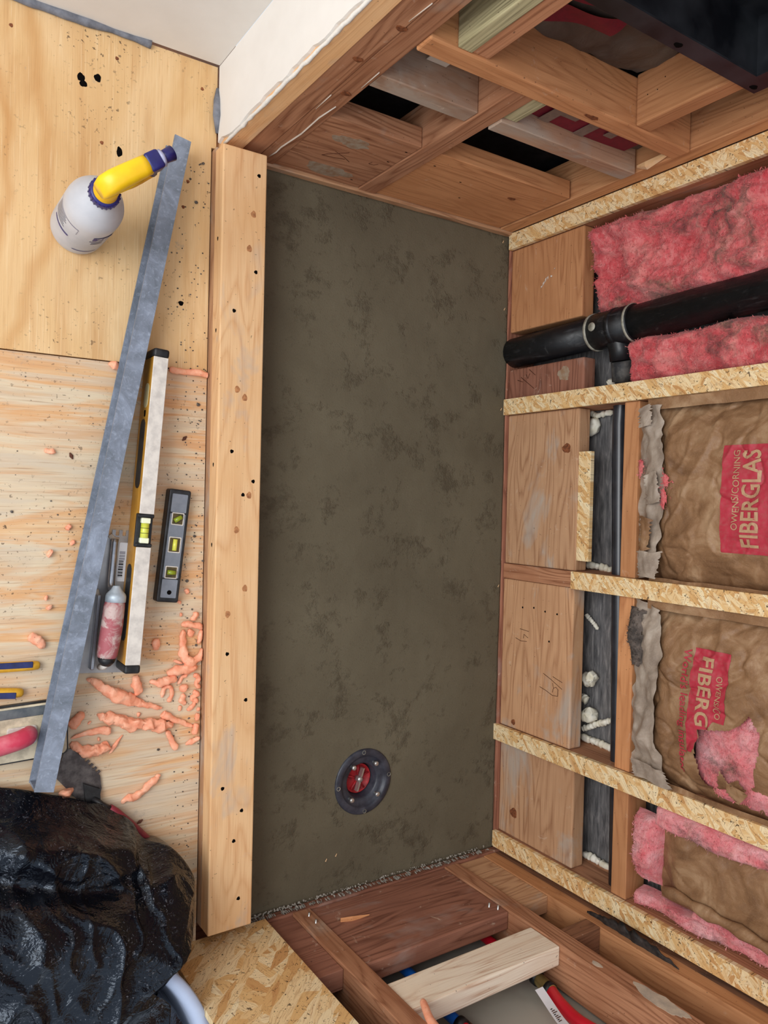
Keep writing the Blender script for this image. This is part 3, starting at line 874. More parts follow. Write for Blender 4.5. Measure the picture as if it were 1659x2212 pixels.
# ------------------------------------------------------------------ black drain stack with tee, and its branch
stack = empty('vent_stack', (0.020, 0.366, -0.03), label='thick black upright ABS stack with a tee in the right wall', cat='pipe')
def sy(z): return 0.366 + 0.030 * z
def stube(name, z0, z1, r, m=M_ABS, seg=32, par=None):
    bm = bmesh.new()
    b_tube(bm, [(0.020, sy(z0), z0), (0.020, sy((z0 + z1) / 2), (z0 + z1) / 2), (0.020, sy(z1), z1)], r, seg)
    return world_mesh(name, bm, m, par or stack, True)
stube('pipe', -0.030, 0.262, .0365)
stube('pipe', 0.372, TOPZ, .0365)
tee = stube('tee_fitting', 0.262, 0.372, .0400)
stube('collar', 0.318, 0.330, .0415, par=tee)
stube('cement_ring', 0.262, 0.268, .0418, M_SOLDER, par=tee)
stube('cement_ring', 0.366, 0.371, .0415, M_SOLDER, par=tee)
bm = bmesh.new()
b_tube(bm, [(.022, .372, .318), (.024, .350, .322), (.028, .328, .326), (.032, .305, .326)], [.026, .026, .0245, .0245], 24)
world_mesh('branch', bm, M_ABS, tee, True)
bm = bmesh.new()
b_lathe(bm, [(0, 0), (.010, 0), (.009, .001), (0, .0012)], 14)
for v in bm.verts: v.co = Vector((-.0212 - v.co.z, .377 + v.co.x, .287 + v.co.y))
world_mesh('cement_smear', bm, M_SOLDER, tee, True)

br = empty('branch_pipe', (0.045, 0.30, 0.31), label='thin black horizontal pipe running through the studs below the rail', cat='pipe')
HP = [(.034, .302, .326), (.040, .285, .324), (.045, .262, .320), (.047, .235, .317), (.047, .17, .314), (.046, 0.0, .320), (.044, -.3, .331), (.042, -.6, .340), (.040, -.865, .346)]
bm = bmesh.new()
b_tube(bm, HP[2:], .0158, 24)
world_mesh('pipe', bm, plain('satin_black_pipe', srgb(34, 36, 42), 0.3, 0.6, col2=srgb(50, 52, 58), scale=24), br, True)
bm = bmesh.new()
b_tube(bm, [(.0335, .3045, .326), (.036, .296, .3255), (.041, .277, .3225), (.0445, .262, .320)], [.0232, .0232, .0228, .0222], 22)
world_mesh('coupling', bm, plain('dusty_abs', srgb(44, 45, 47), 0.6, 0.3, col2=srgb(92, 90, 86), scale=50), br, True)

# ------------------------------------------------------------------ insulation
def grid(name, fn, nu, nv, mat, parent, hole=None):
    verts, faces = [], []
    for j in range(nv + 1):
        for i in range(nu + 1):
            verts.append(fn(i / nu, j / nv))
    for j in range(nv):
        for i in range(nu):
            if hole and hole((i + .5) / nu, (j + .5) / nv): continue
            a = j * (nu + 1) + i
            faces.append((a, a + 1, a + nu + 2, a + nu + 1))
    return world_py(name, verts, faces, mat, parent, True)

def fluff(parent, y0, y1, z0, z1, xb, bulge, seed, name='fiberglass', amp=.016, step=.0042, slant=0.0, edge=.25, ragged=.003, mat=None):
    mat = mat or M_PINK
    """lump of loose fiberglass filling y0..y1, z0..z1 of the right wall cavity, front bulging to -x"""
    nu, nv = max(8, int((y1 - y0) / step)), max(8, int((z1 - z0) / step))
    def fn(u, v):
        eu = min(u, 1 - u) / edge
        ev = min(v, 1 - v) / min(.5, edge * (y1 - y0) / (z1 - z0))
        prof = math.sqrt(max(0, 1 - (1 - min(1, eu)) ** 2)) * math.sqrt(max(0, 1 - (1 - min(1, ev)) ** 2))
        y, z = lerp(y0, y1, u) + slant * (v - .5), lerp(z0, z1, v)
        p = Vector((seed * 3.7, y * 1.0, z * 0.62))
        n1 = noise.fractal(p * 13, .9, 2.1, 3)
        n2 = noise.fractal(p * 55, .75, 2.1, 4)
        rid = 1 - abs(noise.noise(p * 22 + Vector((9, 3, 1))))
        n0 = noise.fractal(p * 5.5 + Vector((0, 2, 4)), .9, 2.1, 2)
        x = xb - bulge * prof - (amp * 1.3 * n0 + amp * n1 + amp * .42 * n2 + amp * .9 * (rid - .75)) * (0.35 + .65 * prof)
        w = .010 * (1 - prof * .5)
        return (x, y + w * noise.noise(p * 24 + Vector((5, 0, 0))), z + w * noise.noise(p * 24 + Vector((0, 5, 0))))
    o = grid(name, fn, nu, nv, mat, parent, lambda u, v: min(min(u, 1 - u) * (y1 - y0), min(v, 1 - v) * (z1 - z0)) < ragged * (.5 + noise.noise(Vector((u * (y1 - y0) * 55, v * (z1 - z0) * 55, seed * 1.7)))))
    # stray fibres
    r = random.Random(seed)
    vs, fs = [], []
    n = int(2600 * (y1 - y0) * min(.45, z1 - z0) / .04)
    for _ in range(n):
        u, v = r.uniform(.06, .94), r.uniform(.03, .97) * min(1, .45 / (z1 - z0))
        p = Vector(fn(u, v))
        d = Vector((-r.random() * .8, r.uniform(-1, 1), r.uniform(-1, 1))).normalized()
        L = r.uniform(.003, .008)
        s = d.cross(Vector((r.uniform(-1, 1), r.uniform(-1, 1), r.uniform(-1, 1)))).normalized() * .00028
        b = len(vs)
        bend = Vector((r.uniform(-1, 1), r.uniform(-1, 1), r.uniform(-1, 1))) * L * .25
        vs += [tuple(p - s), tuple(p + s), tuple(p + d * L * .55 + bend + s * .7), tuple(p + d * L)]
        fs += [(b, b + 1, b + 2), (b, b + 2, b + 3)]
    f = world_py('loose_fibres', vs, fs, mat, parent, False)
    f['kind'] = 'stuff'
    return o, f

def sheet_fn(y0, y1, z0, z1, xb, bulge, seed, amp=.010, fall=.10):
    """bulging facing of a batt in the right wall; returns S(y, z) -> (x, y, z)"""
    def S(y, z):
        u = (y - y0) / (y1 - y0)
        e = 1 - abs(2 * u - 1) ** 3.2
        rise = smooth01((z - z0) / fall + .15)
        p = Vector((seed * 2.3, y, z * .8))
        n = noise.fractal(p * 9, .9, 2, 3)
        rid = abs(noise.noise(p * 16 + Vector((seed, 2, 7)) + Vector((0, n * .6, n * .6))))
        fine = noise.fractal(p * 40, .9, 2, 3)
        cr = abs(noise.noise(Vector((p.y * 10 + p.z * 6, p.z * 22 - p.y * 9, seed)))) 
        x = xb - bulge * max(0, e) * rise - amp * .6 * n + amp * .5 * (max(0, .22 - rid) / .22) ** 2 - amp * .35 * (max(0, .3 - cr) / .3) ** 2 - amp * .25 * fine
        return (x, y, z)
    return S

def text_on(name, body, S, o_y, o_z, dy, dz, size, mat, parent, off=.0026, width=None, bold=0.0, shear=0.0, rot=0.0):
    """lettering pressed onto a surface: running direction dy (+1/-1 along y), letter-up direction dz (+1/-1 along z)"""
    cu = bpy.data.curves.new('txt', 'FONT')
    cu.body = body
    cu.size = size
    cu.shear = shear
    cu.offset = bold
    cu.resolution_u = 3
    to = bpy.data.objects.new('txt', cu)
    COL.objects.link(to)
    dg = bpy.context.evaluated_depsgraph_get()
    me = bpy.data.meshes.new_from_object(to.evaluated_get(dg))
    bpy.data.objects.remove(to)
    bpy.data.curves.remove(cu)
    bm = bmesh.new()
    bm.from_mesh(me)
    bpy.data.meshes.remove(me)
    bmesh.ops.triangulate(bm, faces=bm.faces[:])
    long = [e for e in bm.edges if e.calc_length() > size * .35]
    bmesh.ops.subdivide_edges(bm, edges=long, cuts=2, use_grid_fill=False)
    xs = [v.co.x for v in bm.verts]
    k = width / (max(xs) - min(xs)) if width else 1.0
    mnx = min(xs)
    for v in bm.verts:
        lx, ly = (v.co.x - mnx) * k, v.co.y
        y, z = o_y + dy * lx, o_z + dz * ly + rot * lx
        q = S(y, z)
        v.co = Vector((q[0] - off, q[1], q[2]))
    return world_mesh(name, bm, mat, parent)

# bay 1: bare pink batts either side of the stack
b1 = empty('insulation_batt', (.05, .52, .25), label='bare pink fiberglass above the stack, next to the far corner', cat='insulation')
fluff(b1, .402, .612, .254, 1.35, .070, .086, 3, amp=.026, edge=.22)
b1b = empty('insulation_batt', (.05, .28, .33), label='dirty pink fiberglass wedged below the black stack by the branch coupling', cat='insulation')
fluff(b1b, .2485, .345, .352, 1.35, .045, .046, 8, amp=.020, edge=.22)

# bay 2: kraft faced batt with red print
def label_patch(S, poly_fn, nu, nv, mat, parent, off=.0012, hole=None):
    return grid('printed_label', lambda u, v: (lambda q: (q[0] - off, q[1], q[2]))(S(*poly_fn(u, v))), nu, nv, mat, parent, hole)

b2 = empty('insulation_batt', (.05, .025, .41), label='brown kraft-faced batt in the upper bay, lettering reading upwards', cat='insulation')
S2 = sheet_fn(-.158, .190, .425, 1.35, .022, .040, 2, amp=.009, fall=.07)
grid('kraft_facing', lambda u, v: S2(lerp(-.158, .190, u), lerp(.425, 1.35, v ** 1.5)), 150, 240, M_KRAFT, b2)
lab2 = label_patch(S2, lambda u, v: (lerp(-.090, .106, u), lerp(.604, .735, v)), 110, 70, M_RED, b2)
text_on('lettering', 'FIBERGLAS', S2, -.078, .677, 1, -1, .047, M_LETTER, lab2, width=.174, bold=.0009)
text_on('lettering', 'OWENS/CORNING', S2, -.048, .639, 1, -1, .018, M_LETTER, lab2, width=.144, bold=.0001)
# stapling flange along the upper stud and along the lower stud
def flange(parent, y0, y1, z0, z1, x, seed, mat=M_KRAFT):
    def fn(u, v):
        y, z = lerp(y0, y1, u), lerp(z0, z1, v)
        p = Vector((seed, y * 2, z))
        return (x + .004 * noise.fractal(p * 14, 1, 2, 3), y + .0025 * noise.noise(p * 20) * (1 if u > .5 else .2), z)
    return grid('staple_flange', fn, 8, 90, mat, parent)
flange(b2, .186, .2085, .425, 1.3, -.004, 1.0)
flange(b2, -.1585, -.152, .44, 1.3, -.003, 2.0)
def torn(parent, pts_lo, pts_hi, seed, mat, name='torn_paper', amp=.010, nu=60, nv=16):
    """crumpled, ragged sheet between two polylines (each a list of (x,y,z))"""
    def pl(pts, u):
        f = u * (len(pts) - 1); i = min(int(f), len(pts) - 2); t = f - i
        return Vector(pts[i]).lerp(Vector(pts[i + 1]), t)
    def fn(u, v):
        a, b = pl(pts_lo, u), pl(pts_hi, u)
        q = a.lerp(b, v)
        p = q + Vector((seed, 0, 0))
        q.x -= amp * (.5 + noise.noise(p * 30)) * math.sin(PI * v) + amp * .7 * abs(noise.noise(p * 45))
        e = (abs(v - .5) * 2) ** 3
        q.z += .012 * e * noise.noise(Vector((seed, u * 14, v)))
        q.y += .006 * noise.noise(p * 25)
        return tuple(q)
    return grid(name, fn, nu, nv, mat, parent)
torn(b2, [(.012, -.155, .402), (.012, .03, .402), (.012, .198, .402)], [(-.008, -.150, .452), (-.018, -.07, .474), (-.022, .03, .488), (-.018, .12, .474), (-.006, .192, .462)], 5.0, M_KRAFT_GREY, amp=.012)
torn(b2, [(-.020, -.148, .428), (-.022, -.10, .428)], [(-.030, -.150, .476), (-.030, -.095, .488)], 9.0, M_KRAFT_GREY, 'paper_flap', amp=.008, nu=24)
torn(b2, [(-.018, .150, .418), (-.018, .19, .416)], [(-.022, .155, .45), (-.020, .196, .446)], 12.0, M_KRAFT_GREY, 'paper_flap', amp=.006, nu=20)
torn(b2, [(-.018, .00, .440), (-.020, .055, .436)], [(-.030, .0, .482), (-.030, .060, .470)], 15.0, M_KRAFT_GREY, 'paper_flap', amp=.008, nu=24)
torn(b2, [(-.016, -.10, .425), (-.016, -.03, .425)], [(-.024, -.095, .45), (-.024, -.035, .46)], 19.0, M_KRAFT, 'paper_flap', amp=.008, nu=24)
fluff(b2, -.015, .062, .474, .500, -.016, .014, 21, name='fiberglass', amp=.006, step=.0022, slant=-.02, ragged=.012)
fluff(b2, .045, .090, .410, .432, -.002, .010, 22, name='fiberglass', amp=.005, step=.0022, ragged=.012)

# bay 3: kraft faced batt, torn open
b3 = empty('insulation_batt', (.05, -.38, .41), label='brown kraft-faced batt torn open on pink fiberglass, lettering reading downwards', cat='insulation')
S3 = sheet_fn(-.563, -.198, .425, 1.35, .022, .042, 4, amp=.010, fall=.08)
HOLE = [(-.426, .568), (-.420, .600), (-.412, .632), (-.396, .655), (-.376, .671), (-.396, .688), (-.430, .692), (-.470, .680), (-.500, .680), (-.515, .662), (-.498, .646), (-.512, .626), (-.492, .612), (-.535, .600), (-.530, .578), (-.480, .562)]
def in_poly(y, z, poly):
    c = False
    n = len(poly)
    for i in range(n):
        (y1, z1), (y2, z2) = poly[i], poly[(i + 1) % n]
        if (z1 > z) != (z2 > z) and y < (y2 - y1) * (z - z1) / (z2 - z1) + y1: c = not c
    return c
def k3(u, v): return lerp(-.563, -.200, u), lerp(.425, 1.30, v ** 1.35)
grid('kraft_facing', lambda u, v: S3(*k3(u, v)), 150, 230, M_KRAFT, b3, lambda u, v: in_poly(*k3(u, v), HOLE))
def r3(u, v): return lerp(-.274, -.472, u) , lerp(.556, .630, v) - .012 * u
lab3 = label_patch(S3, r3, 120, 50, M_RED, b3, hole=lambda u, v: in_poly(*r3(u, v), HOLE) or (r3(u, v)[0] < -.405 and r3(u, v)[1] > .598 - 0.6 * (-.405 - r3(u, v)[0])))
text_on('lettering', 'FIBERG', S3, -.288, .573, -1, 1, .036, M_LETTER, lab3, width=.130, bold=.0008, rot=-.06)
text_on('lettering', 'OWENS/CO', S3, -.318, .606, -1, 1, .017, M_LETTER, lab3, width=.080, bold=.0001, rot=-.06)
text_on('lettering', "World's leading insulator", S3, -.278, .536, -1, 1, .022, M_RED, b3, width=.240, bold=.0003, rot=-.03)
fluff(b3, -.560, -.345, .535, .715, .030, .030, 31, amp=.012, step=.0035, mat=M_PINKP)
torn(b3, [(-.034, -.515, .642), (-.034, -.530, .665)], [(-.046, -.495, .648), (-.040, -.510, .685)], 27.0, M_KRAFT, 'torn_flap', amp=.005, nu=16)
torn(b3, [(.010, -.545, .402), (.010, -.38, .402), (.010, -.202, .402)], [(-.008, -.540, .500), (-.024, -.47, .478), (-.028, -.38, .482), (-.026, -.30, .490), (-.012, -.225, .480), (-.002, -.205, .45)], 29.0, M_KRAFT_GREY, amp=.014)
torn(b3, [(-.014, -.555, .425), (-.016, -.52, .42)], [(-.020, -.560, .52), (-.022, -.525, .50)], 33.0, M_KRAFT_GREY, 'paper_flap', amp=.008, nu=20)
M_DUST = plain('dark_dusty_fiber', srgb(74, 68, 64), 1.0, 0.05, col2=srgb(120, 108, 100), scale=60, bump=0.6, bdist=0.004)
dl, dl2 = fluff(b3, -.335, -.222, .402, .436, -.004, .014, 41, name='dirty_fiberglass', amp=.007, step=.0032)
dl.data.materials[0] = M_DUST
dl2.data.materials[0] = M_DUST
flange(b3, -.215, -.1985, .44, 1.3, -.004, 3.0)
flange(b3, -.5632, -.553, .46, 1.3, -.006, 4.0, M_KRAFT)

# bay 4: sagging kraft batt with pink edges
b4 = empty('insulation_batt', (.05, -.72, .41), label='sagging kraft batt in the lowest bay with pink edges and a rolled paper hem', cat='insulation')
S4 = sheet_fn(-.800, -.632, .455, 1.35, .030, .030, 6, amp=.006, fall=.09)
grid('kraft_facing', lambda u, v: S4(lerp(-.800, -.632, u), lerp(.468, 1.3, v ** 1.3)), 60, 130, M_KRAFT, b4)
fluff(b4, -.648, -.606, .475, 1.2, .014, .024, 51, amp=.006, step=.0036, slant=-.004, ragged=0, mat=M_PINKP)
fluff(b4, -.775, -.634, .412, .478, .022, .040, 52, amp=.013, step=.0030, ragged=0, mat=M_PINKP, edge=.4)
fluff(b4, -.831, -.800, .412, .60, .046, .030, 53, amp=.008, step=.0034, slant=.006, ragged=0, mat=M_PINKP)
fluff(b4, -.831, -.786, .54, 1.1, .044, .036, 54, amp=.010, step=.0036, ragged=0, mat=M_PINKP)
bm = bmesh.new()
pts = [(-.004 + .002 * math.sin(i), -.7655 - .018 * smooth01(i / 22), lerp(.498, 1.1, i / 30)) for i in range(31)]
b_tube(bm, pts, [.010 + .0025 * math.sin(i * 1.7) + .001 * (i % 3) for i in range(31)], 12, flat=.8)
world_mesh('rolled_hem', bm, M_KRAFT, b4, True)

# batts inside the far wall: dark facing with red print
def far_sheet(x0, x1, z0, z1, y, seed, mat, parent, name='kraft_facing'):
    def fn(u, v):
        x, z = lerp(x0, x1, u), lerp(z0, z1, v)
        p = Vector((x, seed, z))
        return (x, y - .006 * noise.fractal(p * 16, 1, 2, 3) - .008 * math.sin(PI * u), z)
    return grid(name, fn, 40, 40, mat, parent), fn
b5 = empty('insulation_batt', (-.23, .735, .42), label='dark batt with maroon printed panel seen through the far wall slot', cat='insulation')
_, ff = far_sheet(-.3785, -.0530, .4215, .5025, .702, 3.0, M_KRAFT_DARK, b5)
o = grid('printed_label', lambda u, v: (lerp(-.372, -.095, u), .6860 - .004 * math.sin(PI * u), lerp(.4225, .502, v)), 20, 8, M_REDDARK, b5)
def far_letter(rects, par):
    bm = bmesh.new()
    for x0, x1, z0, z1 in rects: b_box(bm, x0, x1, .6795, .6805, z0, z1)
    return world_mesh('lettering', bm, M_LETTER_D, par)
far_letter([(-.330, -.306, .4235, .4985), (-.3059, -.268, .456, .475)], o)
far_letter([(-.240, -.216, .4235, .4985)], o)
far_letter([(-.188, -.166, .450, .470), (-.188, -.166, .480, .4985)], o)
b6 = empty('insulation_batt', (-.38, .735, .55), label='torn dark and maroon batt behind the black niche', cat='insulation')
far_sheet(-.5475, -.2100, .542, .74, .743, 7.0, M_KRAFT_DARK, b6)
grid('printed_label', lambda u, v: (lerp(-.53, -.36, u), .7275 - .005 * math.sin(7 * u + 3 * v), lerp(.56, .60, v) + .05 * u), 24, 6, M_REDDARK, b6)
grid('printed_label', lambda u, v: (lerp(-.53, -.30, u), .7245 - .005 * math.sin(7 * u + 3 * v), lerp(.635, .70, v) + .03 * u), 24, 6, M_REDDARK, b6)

# ------------------------------------------------------------------ black plastic wall niche in the far wall
M_NICHE = plain('black_niche_plastic', srgb(15, 17, 22), 0.4, 0.4, col2=srgb(50, 52, 56), scale=9)
niche = empty('shower_niche', (-.37, .65, .727), label='black plastic shower niche set high in the far wall', cat='niche')
NX0, NX1, NZ0, NZ1 = -.531, -.2000, .757, 1.09
FX0, FX1, FZ0, FZ1 = -.572, -.158, .7275, 1.125
yf, yb = .6480, .738
bm = bmesh.new()
def quad(a, b, c, d): bm.faces.new([bm.verts.new(p) for p in (a, b, c, d)])
for (a0, a1, c0, c1) in ((FX0, FX1, FZ0, NZ0), (FX0, FX1, NZ1, FZ1), (FX0, NX0, NZ0, NZ1), (NX1, FX1, NZ0, NZ1)):
    b_box(bm, a0, a1, yf, yf + .003, c0, c1)
world_mesh('flange', bm, M_NICHE, niche)
bm = bmesh.new()
b_box(bm, NX0 - .004, NX1 + .004, yf + .0031, yb, NZ0 - .004, NZ0)
b_box(bm, NX0 - .004, NX1 + .004, yf + .0031, yb, NZ1, NZ1 + .004)
b_box(bm, NX0 - .004, NX0, yf + .0031, yb, NZ0, NZ1)
b_box(bm, NX1, NX1 + .004, yf + .0031, yb, NZ0, NZ1)
b_box(bm, NX0 - .004, NX1 + .004, yb, yb + .004, NZ0 - .004, NZ1 + .004)
world_mesh('box', bm, M_NICHE, niche)
for x in (-.365, -.176, -.545):
    disc('screw_hole', (x, yf - .0002, .738), '-y', .008, M_HOLE, niche, .005)

# ------------------------------------------------------------------ white spray foam blobs inside the right wall
WF = [([(.079, .2049, .1951), (.079, .1982, .2257), (.079, .2024, .2657)], .006, 'thin white foam bead under the second furring strip'),
      ([(.074, .1631, .1881), (.072, .1616, .2133), (.073, .1757, .2265), (.076, .1909, .2095)], .011, 'curled white foam blob on black sheathing in the upper bay'),
      ([(.080, -.1486, .1996), (.080, -.1496, .2384), (.080, -.1557, .276)], .007, 'ribbed white foam bead above the middle furring strip'),
      ([(.083, -.2659, .2011), (.083, -.2794, .2198), (.083, -.2958, .2396)], .004, 'thin slanting white foam smear under the middle furring strip'),
      ([(.075, -.4199, .2095), (.072, -.4093, .2342), (.075, -.4129, .2425)], .015, 'larger white foam lump in the third bay, upper of two'),
      ([(.078, -.4542, .2023), (.077, -.4631, .2111), (.078, -.4665, .2196)], .009, 'small white foam dab between two lumps in the third bay'),
      ([(.075, -.4976, .2124), (.072, -.4995, .2306), (.075, -.4829, .241)], .014, 'white foam lump in the third bay, lower of two'),
      ([(.081, -.5375, .2011), (.081, -.5141, .2448), (.081, -.4938, .2908)], .006, 'beaded white foam line rising above the fourth furring strip'),
      ([(.081, -.553, .1975), (.081, -.556, .2466), (.081, -.5585, .2908)], .007, 'beaded white foam line lying along the fourth stud'),
      ([(.080, -.825, .2162), (.080, -.8255, .2564), (.080, -.8265, .2967)], .007, 'white foam bead at the foot of the lowest bay'),
      ([(.080, .2666, .2528), (.080, .2735, .2657)], .008, 'small white foam tuft beside the black coupling')]
for k, (pts, r, lab) in enumerate(WF):
    r *= 1.3
    n = max(6, int((Vector(pts[-1]) - Vector(pts[0])).length / (r * .55)))
    P, R = [], []
    for i in range(n + 1):
        f = i / n * (len(pts) - 1); j = min(int(f), len(pts) - 2); t = f - j
        q = Vector(pts[j]).lerp(Vector(pts[j + 1]), t)
        P.append(q); R.append(r * (.62 + .38 * abs(math.sin(i * 1.3 + k))) * (.5 if i in (0, n) else 1))
    bm = bmesh.new()
    b_tube(bm, P, R, 10)
    bmesh.ops.subdivide_edges(bm, edges=bm.edges[:], cuts=1, use_grid_fill=True)
    for v in bm.verts: v.co += Vector((1, 1, 1)) * .0 + Vector((noise.noise(v.co * 90), noise.noise(v.co * 90 + Vector((7, 0, 0))), noise.noise(v.co * 90 + Vector((0, 7, 0))))) * r * .35
    for v in bm.verts: v.co.x = min(v.co.x, .0905)
    tag(link_mesh('spray_foam_bead', bm, M_WFOAM, None, True), lab, 'spray foam', 'white spray foam in the right wall')

# ------------------------------------------------------------------ water lines in the near wall
M_PEXR = plain('red_pex', srgb(206, 22, 44), 0.35, 0.5, var=0.15, scale=20)
M_PEXB = plain('blue_pex', srgb(30, 108, 212), 0.35, 0.5, var=0.15, scale=20)
M_BRASS = plain('brass', srgb(190, 168, 110), 0.3, 0.5, 0.8, var=0.25, scale=40)
YP = -.948
def curve_pts(pts, n=6):
    P = [Vector(p) for p in pts]
    out = []
    for i in range(len(P) - 1):
        p0, p1, p2, p3 = P[max(0, i - 1)], P[i], P[i + 1], P[min(len(P) - 1, i + 2)]
        for k in range(n):
            t = k / n
            out.append(.5 * ((2 * p1) + (p2 - p0) * t + (2 * p0 - 5 * p1 + 4 * p2 - p3) * t * t + (3 * p1 - p0 - 3 * p2 + p3) * t ** 3))
    out.append(P[-1])
    return out
red = empty('red_water_line', (-.205, YP, 0.0), label='red water line with brass coupling passing behind the pale block', cat='pipe')
bm = bmesh.new()
b_tube(bm, curve_pts([(-.203, YP, .0165), (-.203, YP, .16), (-.206, YP, .27), (-.207, YP, .352)]), .0105, 14)
world_mesh('tube', bm, M_PEXR, red, True)
bm = bmesh.new()
b_tube(bm, curve_pts([(-.215, YP, .405), (-.228, YP, .445), (-.234, YP, .50), (-.222, YP + .004, .58), (-.200, YP + .006, .70), (-.195, YP, .90)]), .0125, 14)
world_mesh('tube', bm, M_PEXR, red, True)
bm = bmesh.new()
b_tube(bm, [(-.207, YP, .350), (-.209, YP, .372), (-.2135, YP, .396), (-.2155, YP, .408)], [.0120, .0125, .0135, .0135], 16)
world_mesh('coupling', bm, M_BRASS, red, True)
for z, xx in ((.360, -.208), (.401, -.214)):
    bm = bmesh.new()
    b_tube(bm, [(xx, YP, z - .006), (xx, YP, z + .006)], .0148, 16)
    world_mesh('crimp_ring', bm, M_ABS, red, True)
blue = empty('blue_water_line', (-.42, YP, 0.0), label='blue water line rising behind the pale block', cat='pipe')
bm = bmesh.new()
b_tube(bm, curve_pts([(-.415, YP, .0165), (-.415, YP, .15), (-.418, YP, .25), (-.424, YP, .33), (-.424, YP, .385)]), .0105, 14)
world_mesh('tube', bm, M_PEXB, blue, True)
bm = bmesh.new()
b_tube(bm, [(-.424, YP, .383), (-.424, YP, .398)], .0145, 16)
world_mesh('crimp_ring', bm, M_ABS, blue, True)
bm = bmesh.new()
b_tube(bm, curve_pts([(-.424, YP, .397), (-.420, YP, .44), (-.410, YP, .52), (-.41, YP, .80)]), .0105, 14)
world_mesh('tube', bm, M_PEXR, blue, True)
tg = empty('hanging_tag', (-.262, -.925, .42), label='white printed paper tag hanging by the red water line', cat='tag')
M_PAPER = plain('white_paper', srgb(236, 238, 244), 0.7, 0.2, var=0.08)
def tagfn(u, v):
    z = lerp(.415, .56, v)
    return (lerp(-.268, -.248, u) - .05 * v * 1.0 + .003 * math.sin(v * 6), -.922 - .006 * math.sin(v * 5), z)
grid('paper_strip', tagfn, 6, 24, M_PAPER, tg)
for i in range(8):
    bm = bmesh.new()
    v = .34 + i * .035
    a, b = Vector(tagfn(.25, v)), Vector(tagfn(.45 + .3 * ((i * 7) % 3) / 2, v))
    for q in (a, b): q.y += .0008
    b_tube(bm, [a, b], .0007, 5)
    world_mesh('print_line', bm, M_PENCIL if i % 3 else M_HOLE, tg)

# ================================================================== things on the plywood
FZ = 0.022      # plywood surface
M_NAVY = plain('navy_plastic', srgb(36, 34, 110), 0.35, 0.5, col2=srgb(28, 28, 84), scale=20)
M_YEL = plain('yellow_plastic', srgb(250, 208, 24), 0.36, 0.5, col2=srgb(240, 184, 16), scale=16)
M_BOTTLE = plain('frosted_bottle', srgb(196, 198, 204), 0.42, 0.45, col2=srgb(176, 180, 188), scale=12)
M_BOTTLE_LOW = plain('frosted_bottle_full', srgb(178, 180, 182), 0.42, 0.45, col2=srgb(162, 164, 168), scale=12)
M_PRINT = plain('blue_ink', srgb(62, 58, 120), 0.5, 0.3, var=0.2)
M_PRINTG = plain('grey_ink', srgb(136, 136, 150), 0.5, 0.3, var=0.2)

# ------------------------------------------------------------------ spray bottle
BA = math.radians(36)
bot = empty('spray_bottle', (-1.025, .447, FZ), BA, label='frosted spray bottle with yellow and navy trigger head', cat='spray bottle')
bm = bmesh.new()
BP = [(0, .001), (.038, .0), (.0425, .003), (.0445, .009), (.0450, .025), (.0450, .128), (.0440, .140), (.0405, .152), (.0340, .166), (.0265, .178), (.0205, .187), (.0175, .192), (.0165, .200)]
b_lathe(bm, BP, 48)
bd = link_mesh('body', bm, M_BOTTLE, bot, True)
def on_body(z, a, off=.0006):
    r = .0450 + off
    return (r * math.cos(a), r * math.sin(a), z)
def body_patch(name, a0, a1, z0, z1, mat, off=.0006, skew=0.0):
    vs, fs = [], []
    n = max(4, int(abs(a1 - a0) / .08))
    for i in range(n + 1):
        a = lerp(a0, a1, i / n)
        vs += [on_body(z0 + skew * i / n, a, off), on_body(z1 + skew * i / n, a, off)]
    for i in range(n): fs.append((2 * i, 2 * i + 2, 2 * i + 3, 2 * i + 1))
    return pydata(name, vs, fs, mat, bd)
# camera faces the side towards local angle about -100..-190 degrees
A = lambda d: math.radians(d) - BA
body_patch('printed_band', A(-178), A(-128), .068, .0725, M_PRINT)
body_patch('printed_line', A(-196), A(-118), .1185, .1198, M_PRINT)
body_patch('printed_line', A(-118), A(-117), .098, .119, M_PRINTG)
for i, z in enumerate((.112, .106, .100, .094, .088, .082)):
    body_patch('printed_line', A(-190), A(-150 + 3 * (i % 3)), z, z + .0022, M_PRINTG)
logo = body_patch('printed_logo', A(-84), A(-38), .096, .112, M_PRINT)
body_patch('printed_line', A(-88), A(-40), .089, .0915, M_PRINT)
def body_text(s, a0, z, size, mat, par_off=.0012, name='lettering', bold=0.0):
    cu = bpy.data.curves.new('txt', 'FONT'); cu.body = s; cu.size = size; cu.resolution_u = 2; cu.offset = bold
    to = bpy.data.objects.new('txt', cu); COL.objects.link(to)
    me = bpy.data.meshes.new_from_object(to.evaluated_get(bpy.context.evaluated_depsgraph_get()))
    bpy.data.objects.remove(to); bpy.data.curves.remove(cu)
    bm = bmesh.new(); bm.from_mesh(me); bpy.data.meshes.remove(me)
    bmesh.ops.triangulate(bm, faces=bm.faces[:])
    for v in bm.verts: v.co = Vector(on_body(z + v.co.y, a0 + v.co.x / .045, par_off))
    return link_mesh(name, bm, mat, bd)
body_text('ZEP', A(-78), .0975, .017, M_BOTTLE, bold=.0004)
for i, z in enumerate((.080, .074)):
    body_patch('printed_line', A(-82), A(-58), z, z + .0035, M_PRINTG)
body_patch('printed_line', A(-108), A(-58), .030, .0325, M_PRINT)
